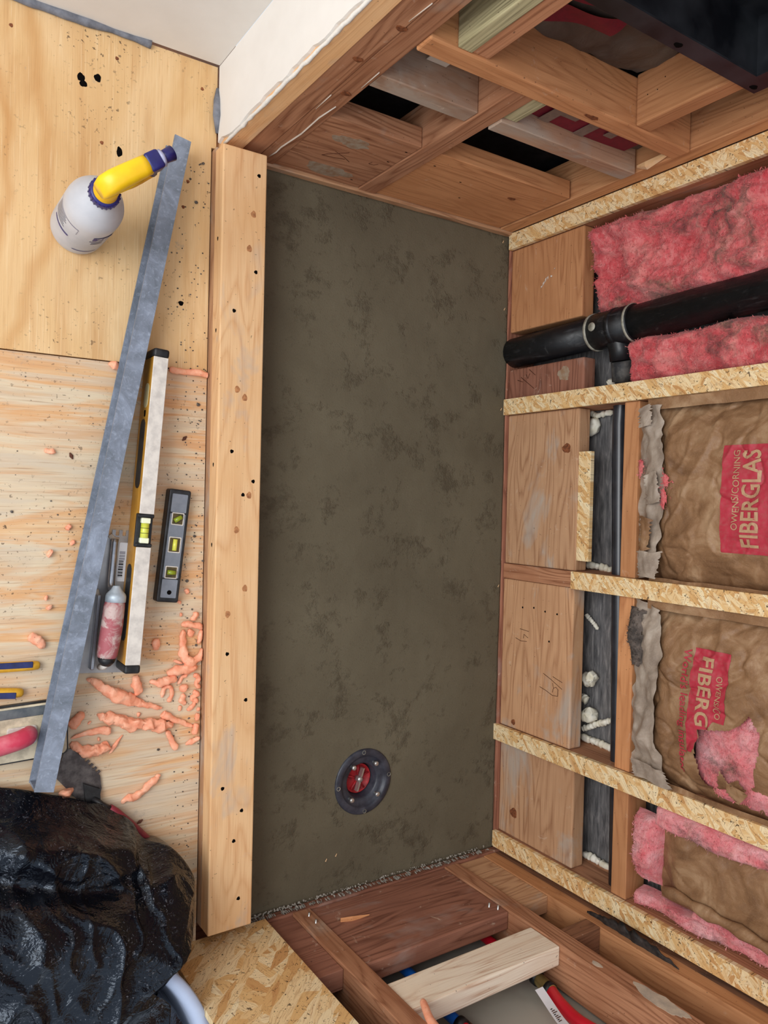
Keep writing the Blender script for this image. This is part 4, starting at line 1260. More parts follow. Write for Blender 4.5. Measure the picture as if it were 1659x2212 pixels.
# collar
bm = bmesh.new()
b_lathe(bm, [(.0165, .188), (.0215, .188), (.0225, .190), (.0225, .201), (.0210, .203), (.0165, .203)], 36)
col = link_mesh('collar', bm, M_NAVY, bot, True)
for k in range(22):
    a = 2 * PI * k / 22
    bm = bmesh.new()
    b_box(bm, .0218, .0236, -.0012, .0012, .189, .2015, .0005)
    for v in bm.verts: v.co = Matrix.Rotation(a, 3, 'Z') @ v.co
    link_mesh('collar_rib', bm, M_NAVY, col)
# trigger head: neck, rounded yellow shroud, lever, navy nozzle (pointing along local +x)
bm = bmesh.new()
b_lathe(bm, [(.0185, .202), (.0170, .210), (.0165, .222), (.015, .232), (0, .234)], 28)
hd = link_mesh('head_neck', bm, M_YEL, bot, True)
bm = bmesh.new()
sec = [(-.020, .232, .012, .010), (-.014, .240, .0155, .016), (0, .245, .0165, .0175), (.015, .249, .0160, .0155), (.031, .2515, .0155, .0130), (.047, .253, .0150, .0120), (.059, .254, .0145, .0115)]
rings = []
for x, zc, hw, hh in sec:
    rings.append([bm.verts.new((x, hw * math.copysign(abs(math.cos(a)) ** .7, math.cos(a)), zc + hh * math.copysign(abs(math.sin(a)) ** .7, math.sin(a)))) for a in [2 * PI * k / 20 for k in range(20)]])
for r0, r1 in zip(rings, rings[1:]):
    for k in range(20): bm.faces.new((r0[k], r0[(k + 1) % 20], r1[(k + 1) % 20], r1[k]))
bm.faces.new(rings[0][::-1]); bm.faces.new(rings[-1])
link_mesh('shroud', bm, M_YEL, bot, True)
bm = bmesh.new()
b_tube(bm, curve_pts([(.012, -.002, .214), (.028, -.003, .209), (.048, -.004, .206), (.066, -.004, .206), (.082, -.004, .209)], 4), [.008, .0085, .009, .009, .009, .009, .009, .0088, .0085, .008, .008, .0076, .0074, .007, .007, .0068, .006][:17], 12, flat=1.0)
link_mesh('trigger', bm, plain('yellow_trigger', srgb(238, 172, 34), 0.4, 0.45, var=0.12), bot, True)
for k, dz in enumerate((0, -.004, -.008)):
    bm = bmesh.new()
    b_tube(bm, [(.002, -.0125, .234 + dz), (.026, -.0135, .236 + dz), (.048, -.0125, .236 + dz * .6)], .0018, 6)
    link_mesh('grip_rib', bm, M_YEL, bot, True)
bm = bmesh.new()
b_box(bm, .056, .080, -.0140, .0140, .244, .2665, .004, 2)
nz_ = link_mesh('nozzle_block', bm, M_NAVY, bot, True)
bm = bmesh.new()
b_tube(bm, [(.079, 0, .2555), (.084, 0, .2555)], .0130, 20)
link_mesh('nozzle_ring', bm, plain('clear_ring', srgb(168, 168, 196), 0.3, 0.5, var=0.1), nz_, True)
bm = bmesh.new()
b_tube(bm, [(.083, 0, .2555), (.091, 0, .2558), (.103, 0, .2562)], [.0095, .0100, .0112], 20)
link_mesh('nozzle_tip', bm, M_NAVY, nz_, True)
bm = bmesh.new()
b_tube(bm, [(.060, 0, .240), (.070, -.002, .226), (.080, -.003, .211)], [.008, .0075, .0088], 10)
link_mesh('trigger_pivot', bm, M_NAVY, bot, True)

# ------------------------------------------------------------------ grey C-channel, opening to the left
k = NT('mottled_grey_composite', rough=0.55, spec=0.4)
nA = k.noise(k.raw, 20.0, 5.0, 0.65, 0.8)
nB = k.noise(k.raw, 130.0, 3.0, 0.6, 0.5)
c = k.ramp(nA, [(0.28, srgb(98, 106, 116)), (0.5, srgb(122, 130, 144)), (0.72, srgb(150, 160, 178))])
c = k.mix(k.math('MULTIPLY', k.step(nB, 0.55, 0.7), 0.35), c, srgb(176, 186, 204))
k.col(c); k.bump(k.math('ADD', nA, k.math('MULTIPLY', nB, 0.4)), 0.5, 0.003)
M_CHAN = k.m
chan = empty('screed_channel', (-.967, .064, FZ), math.radians(-10.85), label='long grey C-shaped screed channel lying diagonally across the plywood', cat='channel')
chan.rotation_euler = (math.radians(-0.9), 0, math.radians(-10.85))
chan.location.z = FZ + .0095
L2, CW, CH, TH = .575, .0150, .054, .004
bm = bmesh.new()
prof = [(-CW, CH), (CW, CH), (CW, 0), (-CW, 0), (-CW, TH), (CW - TH, TH), (CW - TH, CH - TH), (-CW, CH - TH)]
a_ = [bm.verts.new((x, -L2, z)) for x, z in prof]
nseg = 60
prev = a_
for s in range(1, nseg + 1):
    y = lerp(-L2, L2, s / nseg)
    cur = [bm.verts.new((x, y, z)) for x, z in prof]
    for q in range(8): bm.faces.new((prev[q], prev[(q + 1) % 8], cur[(q + 1) % 8], cur[q]))
    prev = cur
for ring in (a_, prev):
    for f in ((0, 1, 6, 7), (1, 2, 5, 6), (2, 3, 4, 5)):
        bm.faces.new([ring[i] for i in f])
link_mesh('channel', bm, M_CHAN, chan)
bm = bmesh.new()
b_box(bm, -CW + .0005, CW - TH - .0002, -L2 + .0005, -L2 + .004, TH + .0002, CH - TH - .0002)
link_mesh('end_plate', bm, M_CHAN, chan)

# ------------------------------------------------------------------ long box level standing on edge
lv = empty('box_level', (-.912, -.037, FZ + .0021), math.radians(-4.24), label='long yellow box level with ivory top edge standing beside the channel', cat='spirit level')
M_LVY = plain('gold_level_side', srgb(206, 150, 52), 0.42, 0.5, col2=srgb(178, 124, 38), scale=25)
M_IVORY = plain('ivory_paint', srgb(226, 218, 208), 0.5, 0.4, col2=srgb(200, 192, 184), scale=60)
M_VIAL = plain('yellow_green_vial', srgb(226, 226, 92), 0.2, 0.6, col2=srgb(206, 210, 70), scale=20)
M_VIALD = plain('vial_green', srgb(150, 168, 40), 0.2, 0.6, var=0.2)
HL, HW, HH = .272, .0130, .058
bm = bmesh.new()
b_box(bm, -HW, HW, -HL, HL, .0005, HH - .016, .0008)
lb = link_mesh('body', bm, M_LVY, lv)
for y0, y1 in ((-HL, -.065), (-.006, HL)):
    bm = bmesh.new()
    b_box(bm, -HW, HW, y0, y1, HH - .0162, HH - .0032, .0006)
    link_mesh('upper_rail', bm, M_LVY, lv)
    bm = bmesh.new()
    b_box(bm, -HW, HW, y0, y1, HH - .0030, HH, .0008)
    link_mesh('top_face', bm, M_IVORY, lv)
for s in (-1, 1):
    bm = bmesh.new()
    b_box(bm, -HW - .001, HW + .001, s * HL if s > 0 else -HL - .015, HL + .015 if s > 0 else -HL, 0, HH + .001, .004, 2)
    link_mesh('end_cap', bm, M_BLACK, lv, False)
def slot(yc, hl, zc, hz, mat, name, parent, x=-HW - .0008):
    bm = bmesh.new()
    poly = rrect(-hl, hl, -hz, hz, hz * .95, 6)
    f = [bm.verts.new((x, yc + a, zc + b)) for a, b in poly]
    g = [bm.verts.new((x + .004, yc + a, zc + b)) for a, b in poly]
    bm.faces.new(f)
    for i in range(len(poly)): bm.faces.new((f[i], f[(i + 1) % len(poly)], g[(i + 1) % len(poly)], g[i]))
    return link_mesh(name, bm, mat, parent)
slot(.100, .062, .029, .014, M_BLACK, 'hand_hole', lv)
slot(-.165, .068, .029, .014, M_BLACK, 'hand_hole', lv)
slot(.204, .022, .034, .012, plain('silver_window', srgb(206, 196, 150), .3, .5, var=.2), 'end_vial_window', lv)
slot(.172, .006, .034, .004, M_HOLE, 'slot', lv)
bm = bmesh.new()
b_box(bm, -HW - .0012, HW + .0012, -.0648, -.0062, HH - .0160, HH - .009, .001)
vh = link_mesh('vial_housing', bm, M_BLACK, lv)
for y0, y1 in ((-.0648, -.058), (-.013, -.0062)):
    bm = bmesh.new()
    b_box(bm, -HW - .0012, HW + .0012, y0, y1, HH - .0091, HH - .001, .0015)
    link_mesh('housing_end', bm, M_BLACK, vh)
bm = bmesh.new()
b_tube(bm, [(0, -.048, HH - .0045), (0, -.023, HH - .0045)], .0072, 18)
link_mesh('vial', bm, M_VIAL, vh, True)
for y0, y1 in ((-.0578, -.0482), (-.0228, -.0132)):
    bm = bmesh.new()
    b_box(bm, -.0078, .0078, y0, y1, HH - .0088, HH + .0012, .0012)
    link_mesh('vial_end', bm, plain('cream_plastic', srgb(244, 246, 214), .4, .4, var=.05), vh)
for y in (-.040, -.031):
    bm = bmesh.new()
    b_tube(bm, [(0, y - .0004, HH - .0045), (0, y + .0004, HH - .0045)], .0075, 18)
    link_mesh('vial_line', bm, M_BLACK, vh, True)

# ------------------------------------------------------------------ torpedo level lying flat
tp = empty('torpedo_level', (-.8503, -.1025, FZ), math.radians(-6.0), label='short black and grey torpedo level with three green vials', cat='spirit level')
M_TPG = plain('slate_plastic', srgb(132, 138, 148), 0.5, 0.4, col2=srgb(118, 124, 134), scale=40)
TL, TW, THT = .1045, .0205, .022
bm = bmesh.new()
b_prism(bm, rrect(-TW, TW, -TL, TL, .004, 3), .0, THT, .0025)
tb = link_mesh('body', bm, M_BLACK, tp)
for y0, y1 in ((.062, .096), (-.0595, .0595), (-.096, -.062)):
    bm = bmesh.new()
    b_prism(bm, rrect(-.0145, .0145, y0, y1, .0015, 2), THT - .001, THT + .0008)
    link_mesh('face_plate', bm, M_TPG, tp)
for y, ang in ((.050, 35), (.002, 90), (-.049, 0)):
    h2 = .0115 if y > .03 or y < -.03 else .0145
    bm = bmesh.new()
    poly = rrect(-.0115, .0115, y - h2, y + h2, .0015, 2); inn = rrect(-.0098, .0098, y - h2 + .0017, y + h2 - .0017, .001, 2)
    lo = [bm.verts.new((a, b, THT + .0016)) for a, b in poly]; li = [bm.verts.new((a, b, THT + .0016)) for a, b in inn]
    lz = [bm.verts.new((a, b, THT + .0002)) for a, b in poly]
    n = len(poly)
    for i in range(n):
        bm.faces.new((lo[i], lo[(i + 1) % n], li[(i + 1) % n], li[i]))
        bm.faces.new((lz[i], lz[(i + 1) % n], lo[(i + 1) % n], lo[i]))
    wf = link_mesh('window_frame', bm, M_IVORY, tp)
    bm = bmesh.new()
    b_prism(bm, rrect(-.0099, .0099, y - h2 + .0016, y + h2 - .0016, .001, 2), THT + .0001, THT + .0010)
    link_mesh('window_well', bm, plain('brown_well', srgb(96, 78, 40), .4, .4, col2=srgb(60, 56, 30), scale=70), wf)
    d = Vector((math.cos(math.radians(ang)), math.sin(math.radians(ang)), 0)) * (.0075 if ang != 90 else .0105)
    bm = bmesh.new()
    b_tube(bm, [Vector((0, y, THT + .0032)) - d, Vector((0, y, THT + .0032)) + d], .0042, 14)
    link_mesh('vial', bm, M_VIALD if ang != 90 else M_VIAL, wf, True)
bm = bmesh.new()
b_lathe(bm, [(0, 0), (.0042, 0), (.0042, .0006), (0, .0006)], 14, (0.001, -.086, THT + .0006))
link_mesh('hang_hole', bm, M_HOLE, tp)

# ------------------------------------------------------------------ notched trowel with red handle between channel and level
tr = empty('notched_trowel', (-.974, -.200, FZ), math.radians(-4.5), label='steel notched trowel with worn red wooden handle between channel and level', cat='trowel')
M_BLADE = plain('smeared_steel', srgb(176, 172, 170), 0.38, 0.5, 0.55, col2=srgb(140, 138, 142), scale=14)
poly = [(-.040, -.128), (.050, -.128)]
xx = .050
poly += [(.050, .128)]
x = .050
while x > -.026:
    poly += [(x - .006, .128), (x - .006, .118), (x - .012, .118), (x - .012, .128)]
    x -= .012
poly += [(-.040, .128)]
bm = bmesh.new()
b_prism(bm, poly, .0006, .0020)
bl = link_mesh('blade', bm, M_BLADE, tr)
bm = bmesh.new()   # raised mounting bar
b_tube(bm, curve_pts([(.012, .112, .008), (.012, .06, .010), (.012, .028, .014), (.014, .022, .030)], 5), [.0066] * 16, 12, flat=.8)
link_mesh('mounting_bar', bm, M_STEEL, tr, True)
bm = bmesh.new()
b_lathe(bm, [(.006, 0), (.009, .006), (.016, .014), (.0175, .018), (.0175, .028), (0, .028)], 20)
for v in bm.verts: v.co = Vector((.014 + v.co.x, .032 - v.co.z, .044 + v.co.y))
link_mesh('ferrule', bm, plain('chalky_steel', srgb(196, 206, 214), 0.45, 0.5, 0.3, col2=srgb(150, 160, 170), scale=30), tr, True)
hr = NT('worn_red_handle', rough=0.55, spec=0.35)
hn = hr.noise(hr.raw, 38.0, 4.0, 0.65, 0.8)
hr.col(hr.mix(hr.step(hn, 0.44, 0.58), srgb(168, 92, 98), srgb(196, 172, 166)))
bm = bmesh.new()
b_tube(bm, [(.014, .006, .044), (.013, -.005, .044), (.012, -.035, .045), (.010, -.07, .045), (.009, -.088, .044), (.0088, -.094, .044)], [.0165, .0178, .0185, .0180, .0172, .0150], 22)
link_mesh('handle', bm, hr.m, tr, True)
bm = bmesh.new()
b_tube(bm, [(.0088, -.093, .044), (.0085, -.100, .044), (.008, -.106, .043)], [.0155, .0135, .009], 18)
link_mesh('handle_end', bm, M_BLACK, tr, True)
bm = bmesh.new()
b_tube(bm, [(.008, -.105, .042), (.008, -.112, .030), (.008, -.116, .010)], .0058, 10)
link_mesh('rear_post', bm, M_IVORY, tr, True)
bm = bmesh.new()
b_box(bm, -.010, -.0035, -.120, .012, .0020, .016, .001)
link_mesh('spine', bm, M_STEEL, tr)
# barcode sticker
bm = bmesh.new()
b_prism(bm, rrect(.0225, .0385, .036, .106, .002, 2), .0020, .0024)
st = link_mesh('sticker', bm, M_PAPER, bl)
yy = .044
for i in range(19):
    w = (.0008, .0016, .0011, .0022)[(i * 7) % 4]
    bm = bmesh.new()
    b_box(bm, .0240, .0240 + (.0085 if i < 12 else .010), yy, yy + w, .0024, .0026)
    link_mesh('barcode_bar', bm, M_HOLE if i < 12 else M_PRINTG, st)
    yy += w + (.0010, .0014, .0008)[i % 3]
for pts, r in (([(.004, .118, .003), (.010, .112, .004), (.020, .110, .003)], .0045), ([(-.010, .020, .003), (-.005, .005, .004)], .004), ([(-.030, .062, .003), (-.022, .068, .003)], .006)):
    bm = bmesh.new()
    b_tube(bm, pts, r, 8, flat=.4)
    link_mesh('plaster_smear', bm, M_CAULK, bl, True)

# ------------------------------------------------------------------ rubber grout float under the channel's near end
fl = empty('grout_float', (-1.146, -.4165, FZ), math.radians(1.5), label='cream and black rubber float with red handle at the left edge', cat='float')
FLX, FLY = .119, .049
bm = bmesh.new()
b_prism(bm, rrect(-FLX, FLX, -FLY, FLY, .010, 4), 0, .0085)
link_mesh('rubber_pad', bm, M_BLACK, fl)
bm = bmesh.new()
b_prism(bm, rrect(-FLX + .003, FLX - .003, -FLY + .003, FLY - .003, .009, 4), .0086, .0125, .001)
link_mesh('backing', bm, plain('cream_backing', srgb(222, 208, 180), .6, .3, col2=srgb(176, 164, 140), scale=45), fl)
bm = bmesh.new()
b_box(bm, -.10, FLX - .016, FLY - .022, FLY - .006, .0126, .0145, .0008)
link_mesh('dark_band', bm, plain('slate_smear', srgb(66, 74, 82), .6, .3, col2=srgb(104, 108, 110), scale=30), fl)
bm = bmesh.new()
b_prism(bm, rrect(.022, .068, -.018, .012, .004, 2), .0126, .0185, .001)
link_mesh('handle_plate', bm, M_IVORY, fl)
bm = bmesh.new()
b_tube(bm, curve_pts([(-.09, -.015, .048), (-.04, -.011, .050), (.005, -.005, .050), (.035, -.001, .046), (.052, .001, .034), (.055, .001, .018)], 5), [.0155] * 20 + [.0145, .0135, .013, .0125, .012, .012], 18)
link_mesh('handle', bm, plain('pink_red_handle', srgb(206, 62, 88), .45, .4, col2=srgb(218, 120, 132), scale=26), fl, True)
bm = bmesh.new()
b_tube(bm, [(-.085, -.014, .048), (-.09, -.014, .012)], .010, 12)
link_mesh('handle_post', bm, M_IVORY, fl, True)
bm = bmesh.new()
b_box(bm, -.020, .012, .004, .022, .0126, .0129)
link_mesh('sticker', bm, M_PAPER, fl)

# ------------------------------------------------------------------ pointed margin trowel with saw-tooth edge
nt_ = empty('toothed_trowel', (-1.0, -.52, FZ), 0.0, label='dark toothed trowel with maroon handle half under the black plastic', cat='trowel')
nt_.location = (-1.0, -.52, FZ)
out = [(-1.046, -.502), (-1.030, -.455)]
A0, A1 = Vector((-1.014, -.462)), Vector((-.971, -.512))
d_ = (A1 - A0) / 14
nrm = Vector((d_.y, -d_.x)).normalized() * -.0055
for i in range(14):
    q = A0 + d_ * i
    if i % 2 == 0: out += [tuple(q + nrm), tuple(q + d_ + nrm)]
    else: out += [tuple(q), tuple(q + d_)]
out += [(-.968, -.535), (-.972, -.556), (-1.006, -.552)]
bm = bmesh.new()
b_prism(bm, [(x + 1.0, y + .52) for x, y in out], .004, .0056)
M_DKSTEEL = plain('dark_blued_steel', srgb(74, 68, 68), 0.42, 0.5, 0.6, col2=srgb(112, 106, 104), scale=60)
link_mesh('blade', bm, M_DKSTEEL, nt_)
bm = bmesh.new()
b_prism(bm, [(-.000, .0), (.028, -.014), (.029, -.034), (.004, -.036)], .0057, .012)
link_mesh('rib', bm, M_BLACK, nt_)
bm = bmesh.new()
b_tube(bm, [(.016, -.030, .010), (.030, -.040, .018), (.044, -.050, .022)], [.006, .005, .0055], 10)
link_mesh('tang', bm, M_BLACK, nt_, True)
bm = bmesh.new()
b_tube(bm, [(.042, -.048, .020), (.052, -.058, .020), (.080, -.088, .018), (.112, -.124, .017), (.118, -.131, .017)], [.0075, .0090, .0095, .0085, .006], 14)
link_mesh('handle', bm, plain('maroon_handle', srgb(136, 42, 56), .45, .4, col2=srgb(110, 34, 46), scale=30), nt_, True)

# ------------------------------------------------------------------ two yellow and navy handles poking in from the left
def knife(x, y, rz, lab, flip):
    r = empty('utility_knife', (x, y, FZ), rz, label=lab, cat='knife', group='yellow and navy knives at the left edge')
    bm = bmesh.new()
    b_tube(bm, [(0, 0, .008), (-.003, 0, .008), (-.012, 0, .0085), (-.06, 0, .009), (-.13, 0, .009), (-.15, 0, .008)], [.0045, .0072, .0082, .0088, .0088, .006], 16)
    link_mesh('body', bm, plain('mustard_plastic', srgb(226, 172, 52), .45, .4, col2=srgb(196, 144, 40), scale=40), r, True)
    bm = bmesh.new()
    b_box(bm, -.145, -.012, -.002 if flip else -.0085, .0085 if flip else .002, .0145, .0178, .0012, 2)
    link_mesh('grip', bm, plain('navy_grip', srgb(44, 52, 104), .55, .35, col2=srgb(34, 40, 78), scale=60), r)
    bm = bmesh.new()
    b_prism(bm, [(-.15, -.006), (-.15, .006), (-.185, .004), (-.175, -.006)], .007, .0078)
    link_mesh('blade', bm, M_STEEL, r)
    return r
knife(-1.074, -.3035, math.radians(-2), 'longer yellow and navy knife at the left edge, the upper of two', True)
knife(-1.099, -.3475, math.radians(-6), 'shorter yellow and navy knife at the left edge, just above the float', False)

FOAM=[
 ('roll',[(-0.997,-0.3368,0.0016),(-0.9845,-0.3428,0.0048),(-0.9679,-0.3566,0.0056),(-0.9517,-0.3666,0.0089),(-0.9277,-0.3784,0.0081),(-0.9095,-0.3883,0.0048),(-0.8882,-0.3966,0.004),(-0.8628,-0.4072,0.0032)]),
 ('slab',[(-0.9766,-0.4025,0.0032),(-0.9587,-0.4097,0.0056),(-0.9404,-0.4171,0.0073),(-0.9165,-0.4256,0.0081),(-0.8903,-0.4302,0.0081),(-0.8632,-0.4369,0.0073),(-0.8386,-0.4377,0.0032)]),
 ('tail',[(-0.8613,-0.4143,0.0048),(-0.8521,-0.4228,0.0048),(-0.8332,-0.4329,0.0036),(-0.8161,-0.4428,0.0028),(-0.8027,-0.4485,0.0024)]),
 ('finger',[(-0.8511,-0.4504,0.0032),(-0.8437,-0.4659,0.004),(-0.8343,-0.4872,0.0048)]),
 ('stub',[(-1.022,-0.4178,0.0056),(-1.0112,-0.4056,0.0064),(-1.0012,-0.3958,0.0032)]),
 ('wedge',[(-1.021,-0.4375,0.0012),(-0.999,-0.4336,0.0032),(-0.9748,-0.4317,0.0048),(-0.9533,-0.433,0.0056)]),
 ('fish',[(-1.0196,-0.4475,0.0032),(-1.0021,-0.4616,0.0056),(-0.9829,-0.4644,0.0073),(-0.9665,-0.4618,0.0073),(-0.9576,-0.457,0.004)]),
 ('sliver',[(-0.955,-0.4772,0.0012),(-0.9455,-0.4627,0.0028),(-0.9318,-0.446,0.0008)]),
 ('lone',[(-0.9314,-0.5708,0.0016),(-0.9168,-0.5623,0.0048),(-0.8995,-0.5585,0.0048),(-0.8873,-0.5484,0.0048),(-0.8733,-0.5384,0.0048),(-0.8657,-0.5278,0.0024)]),
 ('ubend',[(-0.8247,-0.2624,0.004),(-0.8243,-0.2915,0.0048),(-0.8223,-0.3116,0.0056),(-0.8085,-0.3237,0.0073),(-0.7929,-0.3163,0.0048),(-0.7851,-0.3006,0.0032)]),
 ('crumple',[(-0.8272,-0.2533,0.0024),(-0.8111,-0.2524,0.0048),(-0.784,-0.2619,0.0032)]),
 ('crumple2',[(-0.8128,-0.2632,0.0048),(-0.8048,-0.2749,0.004)]),
 ('crumple3',[(-0.7878,-0.2652,0.0036),(-0.7929,-0.2907,0.0032)]),
 ('upper',[(-0.8532,-0.3416,0.0032),(-0.8377,-0.3373,0.0064),(-0.8176,-0.3374,0.0073),(-0.7981,-0.3361,0.0048)]),
 ('lower',[(-0.8849,-0.3528,0.0016),(-0.8715,-0.3572,0.0056),(-0.8538,-0.3554,0.0064),(-0.837,-0.3521,0.0048)]),
 ('vert',[(-0.9104,-0.3406,0.0048),(-0.9105,-0.3579,0.0064),(-0.9048,-0.3746,0.0056)]),
 ('s',[(-0.8613,-0.3858,0.0028),(-0.858,-0.37,0.0028),(-0.8471,-0.3677,0.0028),(-0.8432,-0.3826,0.0028),(-0.8502,-0.3963,0.0028)]),
 ('s',[(-0.8306,-0.3642,0.0024),(-0.8234,-0.3522,0.0024),(-0.8141,-0.3495,0.0024)]),
 ('s',[(-0.8012,-0.349,0.0032),(-0.7916,-0.3574,0.0032),(-0.797,-0.3679,0.0032),(-0.7893,-0.3761,0.0032)]),
 ('s',[(-0.824,-0.368,0.0056),(-0.8201,-0.3776,0.0056)]),
 ('s',[(-0.8194,-0.3854,0.0036),(-0.8247,-0.3957,0.0036),(-0.8171,-0.404,0.0036)]),
 ('s',[(-0.826,-0.4067,0.0024),(-0.8277,-0.4156,0.0024)]),
 ('s',[(-0.8024,-0.382,0.0032),(-0.7928,-0.3887,0.0032),(-0.8041,-0.3947,0.0032),(-0.7925,-0.4035,0.0032)]),
 ('s',[(-0.8129,-0.4175,0.0028),(-0.8018,-0.4098,0.0028),(-0.7981,-0.401,0.0028)]),
 ('s',[(-0.7882,-0.4153,0.0024),(-0.7938,-0.4202,0.0024)]),
 ('s',[(-0.8406,-0.3195,0.002),(-0.8238,-0.3266,0.002)]),
 ('ball',[(-0.7972,-0.4303,0.0048),(-0.7914,-0.432,0.0048)]),
 ('peg',[(-0.7957,-0.4436,0.004),(-0.7975,-0.4635,0.0048)]),
 ('hook',[(-0.815,-0.4818,0.0016),(-0.8025,-0.4778,0.0036),(-0.7874,-0.4727,0.0036)]),
 ('acorn',[(-0.8765,-0.2745,0.0048),(-0.8753,-0.2889,0.0048),(-0.8745,-0.2965,0.002)]),
 ('top',[(-0.8001,-0.2293,0.004),(-0.8018,-0.2384,0.004),(-0.8087,-0.2455,0.0024)]),
 ('crumb',[(-0.8314,-0.233,0.0028),(-0.8268,-0.2342,0.0028)]),
 ('crumb',[(-0.9034,-0.4091,0.0024),(-0.9048,-0.417,0.0016)]),
 ('crumb',[(-0.9185,-0.4371,0.0024),(-0.9166,-0.4418,0.002)]),
 ('crumb',[(-0.9757,-0.4476,0.0024),(-0.9724,-0.4473,0.0024)]),
 ('crumb',[(-0.9918,-0.4143,0.0023),(-0.9893,-0.4164,0.0023)]),
 ('curl',[(-1.0922,-0.2523,0.0054),(-1.0785,-0.262,0.0062),(-1.067,-0.2728,0.0039)]),
 ('nub',[(-1.0301,-0.5254,0.0078),(-1.0255,-0.5366,0.0085)]),
 ('flake',[(-1.0712,0.0629,0.0023),(-1.0611,0.061,0.0039),(-1.0549,0.059,0.0023)]),
 ('flake',[(-1.0344,-0.0721,0.0035),(-1.0269,-0.0649,0.0035)]),
 ('flake',[(-1.0637,-0.1124,0.0047),(-1.0585,-0.1149,0.0047)]),
 ('flake',[(-1.027,-0.0987,0.0027),(-1.0195,-0.0923,0.0027)]),
 ('flake',[(-1.0675,-0.1886,0.0031),(-1.063,-0.1912,0.0031)]),
 ('flake',[(-1.0614,-0.2032,0.0035),(-1.0591,-0.2097,0.0035)]),
 ('flake',[(-0.8203,-0.1854,0.0031),(-0.8166,-0.1944,0.0031)]),
 ('flake',[(-0.834,-0.2118,0.0031),(-0.8315,-0.2076,0.0031)]),
 ('seamA',[(-0.9678,0.2237,0.0023),(-0.9579,0.2197,0.005),(-0.951,0.2149,0.0031)]),
 ('seamB',[(-0.8595,0.2235,0.0043),(-0.8339,0.2222,0.0035),(-0.8029,0.2229,0.0047),(-0.7776,0.2179,0.0031)]),
]
FLAB = {'roll': 'thick lumpy coral foam roll below the long level', 'slab': 'flat bubbly coral foam strip in the middle of the scraps', 'tail': 'tapering coral foam piece at the end of the lumpy roll',
 'finger': 'finger-shaped coral foam offcut below the flat strip', 'stub': 'short coral foam chunk beside the channel above the wedge', 'wedge': 'smooth coral foam wedge pointing at the channel',
 'fish': 'fish-shaped coral foam piece above the toothed trowel', 'sliver': 'thin coral foam sliver beside the fish-shaped piece', 'lone': 'lone ragged coral foam scrap near the black plastic',
 'ubend': 'U-bent coral foam strand against the curb', 'crumple': 'crumpled coral foam cap on top of the U-bent strand', 'crumple2': 'coral foam shred inside the U bend', 'crumple3': 'coral foam strand hanging right of the U bend',
 'upper': 'fat coral foam offcut below the U bend', 'lower': 'pointed coral foam offcut left of the curled shavings', 'vert': 'upright coral foam stub below the end of the long level',
 'ball': 'round coral foam bead against the curb', 'peg': 'peg-shaped coral foam piece against the curb', 'hook': 'small hooked coral foam piece nearest the curb foot',
 'acorn': 'acorn-shaped coral foam bit between the levels and the pile', 'top': 'small coral foam curl at the top of the pile by the curb', 'curl': 'curled coral foam scrap left of the channel',
 'nub': 'coral foam nub between channel end and toothed trowel', 'seamA': 'coral foam squeezed from the plywood seam left of the channel', 'seamB': 'coral foam line along the plywood seam right of the long level',
 's': 'small curled coral foam shaving in the pile against the curb', 'crumb': 'tiny coral foam crumb among the scraps', 'flake': 'tiny coral foam flake on the worn plywood'}
for n, (kind, pts) in enumerate(FOAM):
    r_ = random.Random(100 + n)
    P = curve_pts([(x, y, FZ + r * 1.1) for x, y, r in pts], 7)
    R = []
    m = len(pts) - 1
    for i in range(len(P)):
        f = i / (len(P) - 1) * m; j = min(int(f), m - 1); t = f - j
        rr = lerp(pts[j][2], pts[j + 1][2], t)
        e = min(i, len(P) - 1 - i) / 2.0
        R.append(1.4 * rr * (.55 + .45 * min(1, e)) * (1 + .07 * math.sin(i * .9 + n)))
    bm = bmesh.new()
    b_tube(bm, P, R, 12, flat=.85)
    bmesh.ops.subdivide_edges(bm, edges=bm.edges[:], cuts=1, use_grid_fill=True)
    big = max(R)
    rough_ = 1.6 if kind in ('slab', 'lone', 'crumple', 'crumple2', 'fish') else 1.0
    for v in bm.verts:
        q = v.co * (75 if big > .006 else 130) + Vector((n * 3.1, 0, 0))
        d = Vector((noise.noise(q), noise.noise(q + Vector((31, 0, 0))), noise.noise(q + Vector((0, 31, 0)))))
        v.co += d * big * .30 * rough_
        q2 = q * 2.7
        v.co += Vector((noise.noise(q2), noise.noise(q2 + Vector((11, 0, 0))), .3)) * big * .14 * rough_
        v.co.z = max(v.co.z, FZ + .0003)
        v.co.x = min(v.co.x, -.7868)
    c = Vector((pts[0][0], pts[0][1], FZ))
    for v in bm.verts: v.co -= c
    o = link_mesh('foam_scrap', bm, M_FOAM, None, True, c)
    tag(o, FLAB[kind], 'foam scrap', 'coral foam scraps on the plywood')

# foam finger stuck to the pale block
bm = bmesh.new()
b_tube(bm, curve_pts([(-.512, YN + .008, .388), (-.520, YN + .008, .408), (-.530, YN + .007, .435), (-.536, YN + .008, .47)], 5), [.003, .005, .006, .0062, .0065, .0068, .007, .007, .007, .0072, .0072, .0074, .0074, .0076, .008, .008], 12)
tag(link_mesh('foam_scrap', bm, M_FOAM, None, True), 'coral foam finger sticking up in front of the pale block', 'foam scrap')

